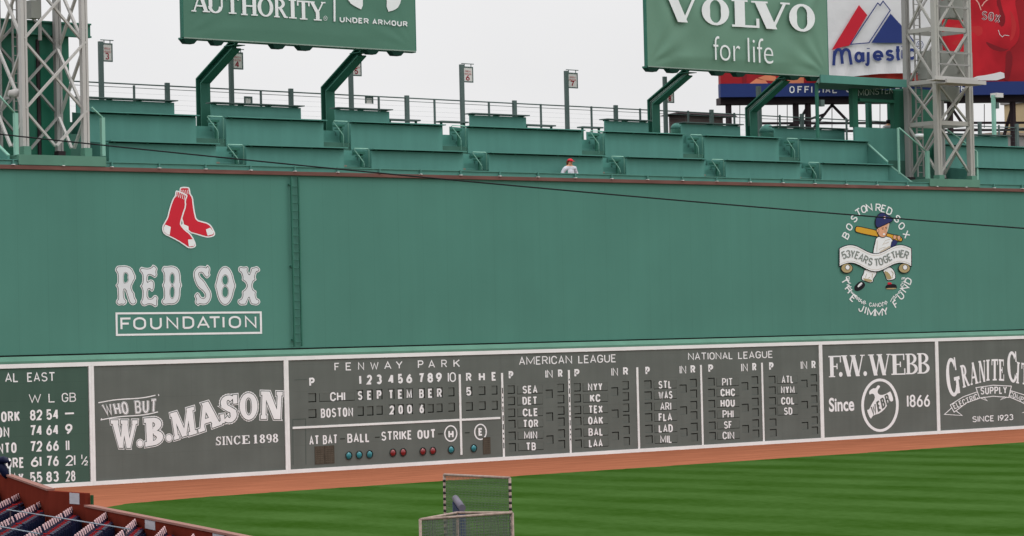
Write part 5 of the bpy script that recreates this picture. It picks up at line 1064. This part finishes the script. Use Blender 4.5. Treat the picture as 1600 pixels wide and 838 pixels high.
p.build('peak_emblem', [mat('banner_red', (196, 40, 56), 1, .5, .05), mat('banner_navy', (46, 60, 118), 1, .5, .05)], t_)
p = Skew(1.56)
for ch, x0, x1, yb_, xh in (('m_', 82, 208, 418, 118), ('a_', 220, 285, 392, 72), ('j_', 285, 322, 388, 72), ('e_', 332, 402, 386, 72), ('s_', 412, 468, 382, 72), ('t_', 470, 512, 378, 72), ('i_', 508, 534, 376, 72), ('c_', 545, 608, 374, 72)):
    for pl in GF[ch]: p.line([q1((x0+8+u*(x1-x0-16), yb_-9-v*(xh-18))) for u, v in pl], 4.6, 0)
p.ring(1280+628/3.99, 280/3.99, 5, 6, .9); p.text('R', 1280+618/3.99, 292/3.99, 1280+640/3.99, 291/3.99, 6, 0)
p.build('name_lettering', mat('banner_navy', (46, 60, 118)), t_)
# beige building, its parapet, flat-roofed building
a = S(1571, 240, 46); t_ = thing('beige_building', 'beige rendered building at the right edge behind the terrace', 'building', (a.x+9, 44, 0)); c = S(1600, 150, 40)
b = MB(); b.box(a.x, a.x+26, 40, 46, -.01, c.z); b.build('wall', BGE, t_); b = MB(); b.box(a.x-.2, a.x+26.2, 39.8, 46.2, c.z, c.z+.4); b.build('roof', STD, t_); b = MB(); b.box(a.x-.08, a.x+.5, 39.9, 39.998, 0, c.z-.01); b.build('corner_trim', mat('trim_pale', (220, 206, 178), .8, .7, .05), t_)
zz = S(1500, 212, 30).z; t_ = thing('grey_parapet_building', 'low grey roof edge below the beige building', 'building', (S(1585, 220, 30).x, 31, 0)); x = S(1560, 220, 30).x
b = MB(); b.box(x, x+20, 30, 31.5, -.01, S(1590, 212, 30).z); b.build('wall', mat('grey_render', (150, 150, 148), .8, .8, .08), t_); b = MB(); b.box(x-.1, x+20, 29.8, 31.6, S(1590, 212, 30).z+.001, S(1590, 208, 30).z); b.build('roof', CON, t_)
a, c = S(1042, 193, 20), S(1142, 182, 20); t_ = thing('flat_roof_building', 'brown flat-roofed hut seen over the back railing', 'building', ((a.x+c.x)/2, 22, 0))
b = MB(); b.box(a.x+1.3, c.x-.6, 20, 21.2, -.01, c.z); b.build('wall', mat('hut_brown', (106, 92, 90), .8, .8, .15, (2, 2, 2)), t_)
zt_ = S(1092, 176.5, 20).z; b = MB(); m_ = (a.x+c.x)/2; b.hexa([(a.x+.5, 19.6, c.z), (c.x+.1, 19.6, c.z-.05), (c.x+.1, 21.6, c.z-.05), (a.x+.9, 21.6, c.z)], [(a.x+.6, 19.7, c.z+.1), (c.x, 19.7, c.z+.08), (c.x-1.1, 21.0, zt_), (a.x+2.0, 21.0, zt_)]); b.build('roof', DRK, t_)
# lamp pole on the right
a = S(1552, 152, 5.6); t_ = thing('lamp_pole', 'grey-green lamp pole with a boxy lamp right of the right tower', 'lamp post', (a.x, 5.6, 13.35))
b = MB(); b.box(a.x-.08, a.x+.08, 5.52, 5.68, 13.36, a.z+.1); b.build('pole', GR, t_); d = S(1563, 150, 5.6); b = MB(); b.box(a.x+.02, d.x, 5.4, 5.8, d.z-.1, d.z+.12); b.build('lamp_head', SGN, t_); b = MB(); e_ = S(1558, 166, 5.5); b.box(a.x+.09, e_.x+.1, 5.45, 5.7, e_.z-.12, e_.z+.18); b.build('control_box', GG, t_)
a = S(1186, 135, 6.0); b = MB(); b.box(a.x-.09, a.x+.09, 5.95, 6.13, 13.36, a.z); o = b.build('bare_pole', GG, org=(a.x, 6.04, 13.35)); tag(o, 'bare grey-green pole behind the right VOLVO billboard post', 'pole')
# domed bins at the back of the terrace
for px, py, lb in ((1199, 208, 'large'), (1057, 202, 'small')):
    a = S(px, py, 5.0); r_ = .4 if lb == 'large' else .28; t_ = thing('domed_bin', lb+' green domed bin at the back of the terrace', 'bin', (a.x, 5, 13.36), 'domed bins on the terrace')
    b = MB(); b.tube([(a.x, 5, 13.37), (a.x, 5, a.z)], [r_*.9, r_], 14); b.build('barrel', GD, t_); b = MB(); b.tube([(a.x, 5, a.z+.002)]+[(a.x, 5, a.z+r_*math.sin(R(k))) for k in (25, 50, 70, 86)], [r_]+[r_*math.cos(R(k)) for k in (25, 50, 70, 86)], 14); b.build('lid', GS, t_)
# =================================================================== people
def body(name, parent, joints, edges, radii, mats_of):
    me = bpy.data.meshes.new('sk'); me.from_pydata(joints, edges, []); o = bpy.data.objects.new('sk', me); C.objects.link(o)
    md = o.modifiers.new('s', 'SKIN'); 
    for i, r_ in enumerate(radii): me.skin_vertices[0].data[i].radius = (r_ if isinstance(r_, tuple) else (r_, r_))
    me.skin_vertices[0].data[0].use_root = True; ss = o.modifiers.new('u', 'SUBSURF'); ss.levels = 2; ss.render_levels = 2
    m2 = bpy.data.meshes.new_from_object(o.evaluated_get(bpy.context.evaluated_depsgraph_get())); bpy.data.objects.remove(o); bpy.data.meshes.remove(me)
    for m_ in mats_of[0]: m2.materials.append(m_)
    for p_ in m2.polygons: p_.use_smooth = True; p_.material_index = mats_of[1](p_.center)
    m2.name = name; ob = bpy.data.objects.new(name, m2); C.objects.link(ob); ob.parent = parent; return ob
def person(label, loc, rotz, cap, hairm, topm):
    t_ = thing('person', label, 'person', loc); t_.rotation_euler.z = rotz
    J = [(0, 0, .95), (0, 0, 1.12), (0, .01, 1.32), (0, 0, 1.43), (0, -.005, 1.5), (0, -.03, 1.58), (0, -.03, 1.68),           # pelvis .. head (faces -y)
         (.19, 0, 1.39), (.33, .05, 1.16), (.26, -.14, 1.02), (.19, -.22, 1.0), (-.19, 0, 1.39), (-.33, .05, 1.16), (-.26, -.14, 1.02), (-.19, -.22, 1.0),
         (.09, 0, .88), (.1, -.02, .5), (.1, 0, .1), (.1, -.12, .04), (-.09, 0, .88), (-.1, -.02, .5), (-.1, 0, .1), (-.1, -.12, .04)]
    E_ = [(0, 1), (1, 2), (2, 3), (3, 4), (4, 5), (5, 6), (3, 7), (7, 8), (8, 9), (9, 10), (3, 11), (11, 12), (12, 13), (13, 14), (0, 15), (15, 16), (16, 17), (17, 18), (0, 19), (19, 20), (20, 21), (21, 22)]
    rd = [(.2, .14), (.19, .14), (.21, .14), (.12, .09), .06, (.09, .1), (.078, .09), .1, .078, .05, .045, .1, .078, .05, .045, .095, .065, .045, .045, .095, .065, .045, .045]
    def mi(c_):
        if c_.z > 1.46: return 0
        if c_.z < .93: return 2
        if (abs(c_.x) > .24 and c_.z < 1.16) or (c_.y < -.17 and c_.z < 1.1): return 0
        return 1
    body('body', t_, J, E_, rd, ([SKN, topm, JNS], mi))
    l0 = Vector(loc); ORG_[t_.name] = Vector((0, 0, 0))
    b = MB(); hz = 1.63
    for i in range(7):
        pass
    cps = [(0, -.03+.0, hz+.03), (0, -.03, hz+.07), (0, -.03, hz+.11), (0, -.03, hz+.14)]
    if cap:
        b.tube(cps, [.108, .106, .085, .02], 14); b.hexa([(-.08, -.12, hz+.03), (.08, -.12, hz+.03), (.06, -.23, hz+.015), (-.06, -.23, hz+.015)], [(-.08, -.12, hz+.045), (.08, -.12, hz+.045), (.06, -.23, hz+.028), (-.06, -.23, hz+.028)]); b.build('cap', RED, t_)
        b = MB(); b.tube([(0, .06, hz+.05), (0, .12, hz+.02), (0, .13, hz-.08), (0, .11, hz-.16)], [.04, .045, .035, .012], 10); b.tube([(0, 0, hz+.02), (0, 0.02, hz-.06)], [.1, .08], 12); b.build('hair', hairm, t_)
    else:
        b.tube([(0, .0, hz-.08), (0, -.01, hz), (0, -.02, hz+.06), (0, -.025, hz+.1), (0, -.025, hz+.12)], [.08, .11, .11, .08, .02], 14); b.build('hair', hairm, t_)
    b = MB()
    for s_ in (-1, 1): b.box(s_*.035-.014, s_*.035+.014, -.137, -.125, hz-.005, hz+.01)
    b.build('eyes', DHR, t_); b = MB(); b.hexa([(-.014, -.13, hz-.05), (.014, -.13, hz-.05), (.008, -.152, hz-.045), (-.008, -.152, hz-.045)], [(-.008, -.125, hz), (.008, -.125, hz), (.004, -.135, hz), (-.004, -.135, hz)]); b.build('nose', SKN, t_)
    b = MB(); b.box(-.025, .025, -.133, -.122, hz-.078, hz-.068); b.build('mouth', mat('lips', (170, 90, 84), .8, .6, .05), t_)
    if cap:
        b = MB(); b.box(-.11, .11, -.128, -.1, 1.2, 1.26); b.build('chest_lettering', NAV, t_) if False else None
        # hands: palm and five fingers each, resting on the parapet
        for s_ in (-1, 1):
            b = MB(); px_, py_, pz_ = s_*.13, -.27, .985; b.hexa([(px_-.04, py_+.05, pz_-.012), (px_+.04, py_+.05, pz_-.012), (px_+.042, py_-.04, pz_-.014), (px_-.042, py_-.04, pz_-.014)], [(px_-.036, py_+.05, pz_+.014), (px_+.036, py_+.05, pz_+.014), (px_+.04, py_-.04, pz_+.012), (px_-.04, py_-.04, pz_+.012)])
            for k, ln in enumerate((.06, .075, .08, .07)):
                fx_ = px_+(-.03+.02*k)*s_; b.tube([(fx_, py_-.035, pz_), (fx_, py_-.035-ln*.55, pz_+.006), (fx_, py_-.035-ln, pz_-.014)], [.0095, .009, .007], 6)
            b.tube([(px_-s_*.036, py_+.03, pz_), (px_-s_*.062, py_-.0, pz_), (px_-s_*.06, py_-.035, pz_-.008)], [.011, .01, .008], 6); b.build('hand', SKN, t_)
    return t_
zfl = 11.402; a = S(890, 250, .78)
person('person in a red cap and white jersey with a ponytail leaning at the terrace parapet', (a.x, .78, zfl-.16), R(28), True, HAI, SHT) if False else None
pr_ = person('person in a red cap and white jersey with a ponytail behind the terrace parapet', (a.x, .78, zfl-.44), R(0), True, HAI, SHT)
pr_.scale = (1.22, 1.1, 1.04); pr_.location.z = S(890, 248, .78).z-1.77*1.04
a = S(1388, 188, 4.2); person('person with dark hair in a grey top inside the MONSTER booth', (a.x, 4.2, a.z-1.72), R(150), False, DHR, mat('grey_top', (206, 206, 210), .8, .8, .1))
# =================================================================== overhead cable
a, c = CAM+ray(-60, 203.5)*62, CAM+ray(1680, 363)*62; b = MB(); n = 24; b.tube([a.lerp(c, i/n)-Vector((0, 0, .12*4*(i/n)*(1-i/n)*.9)) for i in range(n+1)], .017, 6); o = b.build('overhead_cable', CBL, org=a); tag(o, 'thin dark overhead cable sloping across the green wall', 'cable')
# =================================================================== box seats at lower left
z2 = 1.12; P0 = G(133, 789, z2); P1 = G(380, 838, z2); wd_ = (P1-P0); wd_.z = 0; wd_.normalize(); P1 = P0+wd_*34
nv = Vector((-wd_.y, wd_.x, 0));  nv = nv if nv.x > 0 else -nv
t_ = thing('field_wall', 'brown-red field wall with a pale cap in front of the box seats', 'wall', P0)
def wseg(b, p, q, z0_, z1_, th, m=0):
    d = (q-p); d.z = 0; n_ = Vector((-d.y, d.x, 0)).normalized(); n_ = n_ if n_.x > 0 else -n_
    pp, qq = Vector((p.x, p.y, z0_)), Vector((q.x, q.y, z0_)); b.hexa([pp, qq, qq+n_*th, pp+n_*th], [v+Vector((0, 0, z1_-z0_)) for v in (pp, qq, qq+n_*th, pp+n_*th)], m)
b = MB(); wseg(b, P0, P1, -.2, z2-.05, .14); b.build('wall_panel', BRW, t_); b = MB(); wseg(b, P0-nv*.03, P1-nv*.03, z2-.049, z2, .2); b.build('cap', BRT, t_)
z1_ = z2+.33; Q1 = G(133, 768, z1_); Q1 = Vector((P0.x, P0.y, z1_)); Q0 = G(75, 764, z1_); Qm = Q0+ (G(0, 738, z1_)-Q0)*1.6
t_ = thing('corner_wall', 'taller brown-red corner wall meeting the standings board', 'wall', Q0)
Qe = Q0+(Q1-Q0)
b = MB(); wseg(b, Qm, Q0, -.2, z1_-.05, .14); wseg(b, Q0+Vector((.0, -.005, 0)), Q1, -.2, z1_-.051, .14); b.build('wall_panel', BRW, t_); b = MB(); wseg(b, Qm-nv*.03, Q0-nv*.03, z1_-.049, z1_, .2); b.build('cap', BRT, t_)
def on_seg(p, q, px):
    lo, hi = 0.0, 1.0
    for _ in range(40):
        m_ = (lo+hi)/2; x_ = PR(p.lerp(q, m_))[0]
        if (x_ < px) == (PR(q)[0] > PR(p)[0]): lo = m_
        else: hi = m_
    return p.lerp(q, (lo+hi)/2)
NG = 'paper notices on the brown walls'
def notice(label, p, q, za, zb_):
    d = (q-p).normalized(); n_ = Vector((d.y, -d.x, 0)); n_ = n_ if (CAM-p).dot(n_) > 0 else -n_
    b = MB(); A_, B_ = p+n_*.012, q+n_*.012; b.hexa([(A_.x, A_.y, za), (B_.x, B_.y, za), (q.x, q.y, za), (p.x, p.y, za)], [(A_.x, A_.y, zb_), (B_.x, B_.y, zb_), (q.x, q.y, zb_), (p.x, p.y, zb_)]); o = b.build('paper_notice', PAP, org=p); tag(o, label, 'notice', NG)
notice('white paper notice on the end of the taller corner wall', on_seg(Q0, Q1, 109), on_seg(Q0, Q1, 124), z1_-.33, z1_-.06)
notice('white paper notice on the field wall behind the middle seat rows', on_seg(P0, P1, 227), on_seg(P0, P1, 242.5), z2-.26, z2-.06)
notice('white paper notice on the field wall at the bottom edge of the photo', on_seg(P0, P1, 333), on_seg(P0, P1, 351), z2-.3, z2-.06)
b = MB(); _k = P0+nv*.17; b.box(_k.x-.02, _k.x+.04, _k.y-.02, _k.y+.04, -.02, z1_-.1); o = b.build('padded_post', mat('post_green', (40, 84, 52), .8, .6, .1), org=(P0.x, P0.y, 0)); tag(o, 'thin dark green padded post at the end of the corner wall', 'post')
# floor of the stand
dr = Vector((math.sin(R(37)), math.cos(R(37)), 0)); fc = Vector((dr.y, -dr.x, 0))
b = MB(); pf = [P0+Vector((0, 0, 0)), P1, P1-Vector((40, 0, 0)), Q0-Vector((40, 10, 0)), Qm-Vector((20, 0, 0)), Qm, Q0]
b.face([(v.x, v.y, .14) for v in pf]); structure(b.build('stand_floor', mat('stand_floor_concrete', (44, 42, 50), .6, .9, .2)))
# one folding seat, then copies along every row
seat0 = thing('folding_seat', 'seat', 'seat', (0, 0, 0)); ORG_[seat0.name] = Vector((0, 0, 0))
b = MB(); W2 = .225
prof_ = [(-.16, .42), (-.2, .6), (-.245, .78), (-.275, .86)]
for i in range(3):
    (xa, za), (xb_, zb_) = prof_[i], prof_[i+1]; b.hexa([(xa-.02, -W2, za), (xa+.02, -W2, za), (xa+.02, W2, za), (xa-.02, W2, za)], [(xb_-.02, -W2, zb_), (xb_+.02, -W2, zb_), (xb_+.02, W2, zb_), (xb_-.02, W2, zb_)])
b.build('backrest', SNV, seat0)
b = MB(); b.hexa([(-.245, -.2, .775), (-.215, -.2, .775), (-.215, .0, .775), (-.245, .0, .775)], [(-.275, -.2, .9), (-.25, -.2, .9), (-.25, .0, .9), (-.275, .0, .9)]); b.build('sheen_panel', SPK, seat0)  # pale piece added to carry the painted highlight along the back's top
b = MB(); b.hexa([(-.08, -.2, .40), (-.02, -.2, .38), (-.02, .2, .38), (-.08, .2, .40)], [(-.12, -.2, .70), (-.04, -.2, .68), (-.04, .2, .68), (-.12, .2, .70)]); b.build('seat_pan', SNV, seat0)
b = MB(); b.box(-.26, -.1, -.25, -.22, .685, .712); b.build('armrest', SRD, seat0); b = MB(); b.box(-.1, .03, -.25, -.22, 0, .62); b.build('seat_standard', SNV, seat0)
ordn = ['first', 'second', 'third', 'fourth', 'fifth', 'sixth', 'seventh', 'eighth', 'ninth', 'tenth', 'eleventh', 'twelfth', 'thirteenth', 'fourteenth', 'fifteenth', 'sixteenth', 'seventeenth', 'eighteenth', 'nineteenth', 'twentieth', 'twenty-first', 'twenty-second', 'twenty-third', 'twenty-fourth', 'twenty-fifth', 'twenty-sixth', 'twenty-seventh', 'twenty-eighth', 'twenty-ninth', 'thirtieth']
ends = [(-30, 747), (10, 757.5), (54, 768), (93, 777), (135, 789), (183, 801.5), (229, 812.5), (276, 824), (322, 836)]
rown = ['leftmost', 'second leftmost', 'third leftmost', 'fourth leftmost', 'middle', 'fourth rightmost', 'third rightmost', 'second rightmost', 'rightmost']
SGR = 'folding seats in rows below the brown wall'; cnt = 0; zseat = 1.02
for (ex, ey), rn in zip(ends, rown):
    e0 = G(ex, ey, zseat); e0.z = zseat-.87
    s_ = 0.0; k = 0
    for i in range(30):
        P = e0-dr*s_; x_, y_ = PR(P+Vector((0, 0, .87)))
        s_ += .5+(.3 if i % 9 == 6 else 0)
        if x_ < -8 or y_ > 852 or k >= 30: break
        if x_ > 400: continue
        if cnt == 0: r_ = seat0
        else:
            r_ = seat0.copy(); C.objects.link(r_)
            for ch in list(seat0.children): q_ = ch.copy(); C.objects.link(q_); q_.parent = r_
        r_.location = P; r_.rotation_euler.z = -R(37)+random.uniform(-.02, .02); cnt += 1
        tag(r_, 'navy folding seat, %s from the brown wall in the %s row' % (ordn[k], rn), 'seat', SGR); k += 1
# pale rails over the seats
for (x0, y0), (x1, y1), lb in (((11, 796.5), (203, 827), 'long pale steel rail across the seat rows'), ((-5, 822), (62, 834.5), 'short pale steel rail at the bottom left corner')):
    A_, B_ = G(x0, y0, 1.3), G(x1, y1, 1.3); t_ = thing('seat_rail', lb, 'railing', A_, 'pale rails over the seats'); b = MB(); b.tube([A_, B_], .014, 6); b.build('rail_tube', mat('rail_pale', (150, 162, 174), .7, .4, .1), t_)
    for u in (.03, .97): v = A_.lerp(B_, u); b = MB(); b.tube([(v.x, v.y, .15), (v.x, v.y, 1.3)], .018, 6); b.build('post', DRK, t_)
# dark bundle hanging on a white post at the far left
a = G(3, 742, z1_); t_ = thing('hanging_jacket', 'dark navy speckled bundle slung over a white post at the left edge', 'jacket', a); b = MB(); d = CAM+ray(15.5, 743)*((a-CAM).dot(_f)); e_ = CAM+ray(14.8, 718)*((a-CAM).dot(_f)); b.tube([d-Vector((0, 0, 1.2)), d, e_], .024, 6); b.build('post', WF, t_)
b = MB(); cp = [CAM+ray(x, y)*((a-CAM).dot(_f)) for x, y in ((-8, 722), (-2, 720), (5, 718.5), (11, 720), (14.5, 722), (14.8, 729))]; b.tube(cp, [.05, .1, .11, .09, .06, .02], 10); cp = [CAM+ray(x, y)*((a-CAM).dot(_f)+.05) for x, y in ((0, 722), (4, 732), (9, 741), (11, 748))]; b.tube(cp, [.08, .13, .12, .04], 10); b.build('cloth', SNV, t_)
# =================================================================== practice screens on the grass
def netgrid(b, p, q, z0_, z1_, stp, r_):
    p, q = Vector(p), Vector(q); L_ = (q-p); L_.z = 0; n = int(L_.length/stp); d = L_/n
    for i in range(1, n): v = p+d*i; b.bar((v.x, v.y, z0_), (v.x, v.y, z1_), r_, r_)
    m_ = int((z1_-z0_)/stp)
    for j in range(1, m_): z = z0_+(z1_-z0_)*j/m_; b.bar((p.x, p.y, z), (q.x, q.y, z), r_, r_)
H1 = 2.25; A_ = G(694, 742, H1); B_ = G(796.5, 747, H1)
t_ = thing('practice_screen', 'tall square netted practice screen standing alone on the grass', 'practice screen', ((A_.x+B_.x)/2, (A_.y+B_.y)/2, 0), 'practice screens on the grass')
for v, lb in ((A_, 0), (B_, 1)):
    b = MB(); b.tube([(v.x, v.y, .02), (v.x, v.y, H1)], .027, 8)
    dx = Vector((B_.x-A_.x, B_.y-A_.y, 0)).normalized(); pp = Vector((dx.y, -dx.x, 0)); b.tube([(v.x-pp.x*.7, v.y-pp.y*.7, .04), (v.x+pp.x*.7, v.y+pp.y*.7, .04)], .04, 6); b.build('post', TUB, t_)
b = MB(); b.tube([(A_.x, A_.y, H1), (B_.x, B_.y, H1)], .028, 8); b.build('crossbar', TUB, t_); b = MB(); b.tube([(A_.x, A_.y, .1), (B_.x, B_.y, .1)], .04, 8); b.build('crossbar', TUB, t_)
b = MB(); netgrid(b, (A_.x, A_.y, 0), (B_.x, B_.y, 0), .1, H1, .05, .0065); b.build('net', NET, t_)
b = MB()
for v in (A_, B_):
    for k in range(16): z = .3+k*.12; b.tube([(v.x, v.y, z), (v.x, v.y, z+.05)], .033, 6)
b.build('lacing', DRK, t_)
H2 = 2.1; A_ = G(656.5, 812, H2); B_ = G(800.5, 801.5, H2); D_ = G(714, 801.5, H2)
t_ = thing('practice_screen', 'folded three-sided netted practice screen with pale tubes at the bottom edge', 'practice screen', (A_.x, A_.y, 0), 'practice screens on the grass')
for v in (A_, B_, D_): b = MB(); b.tube([(v.x, v.y, .02), (v.x, v.y, H2)], .024, 8); b.build('post', TUB, t_)
for p_, q_ in ((A_, B_), (D_, B_), (A_, D_)):
    b = MB(); b.tube([(p_.x, p_.y, H2), (q_.x, q_.y, H2)], .022, 8); b.build('crossbar', TUB, t_); b = MB(); b.tube([(p_.x, p_.y, .1), (q_.x, q_.y, .1)], .04, 8); b.build('crossbar', TUB, t_)
    b = MB(); netgrid(b, (p_.x, p_.y, 0), (q_.x, q_.y, 0), .1, H2, .05, .007); b.build('net', NET, t_)
# padded screen seen nearly edge-on
H3 = 1.85; A_ = G(711.5, 779, H3); B_ = G(722, 794, H3); t_ = thing('padded_screen', 'navy padded pitching screen standing edge-on between the two netted screens', 'padded screen', ((A_.x+B_.x)/2, (A_.y+B_.y)/2, 0))
b = MB(); b.tube([(A_.x, A_.y, H3), (B_.x, B_.y, H3)], .068, 10); b.build('top_pad', PDG, t_)
for v in (A_, B_): b = MB(); b.tube([(v.x, v.y, .03), (v.x, v.y, H3-.06)], .06, 10); b.build('post_pad', PAD, t_)
b = MB(); d = (B_-A_).normalized(); n_ = Vector((-d.y, d.x, 0))*.05; b.hexa([(A_.x-n_.x, A_.y-n_.y, .3), (A_.x+n_.x, A_.y+n_.y, .3), (B_.x+n_.x, B_.y+n_.y, .3), (B_.x-n_.x, B_.y-n_.y, .3)], [(A_.x-n_.x, A_.y-n_.y, H3-.1), (A_.x+n_.x, A_.y+n_.y, H3-.1), (B_.x+n_.x, B_.y+n_.y, H3-.1), (B_.x-n_.x, B_.y-n_.y, H3-.1)]); b.build('panel', PAD, t_)
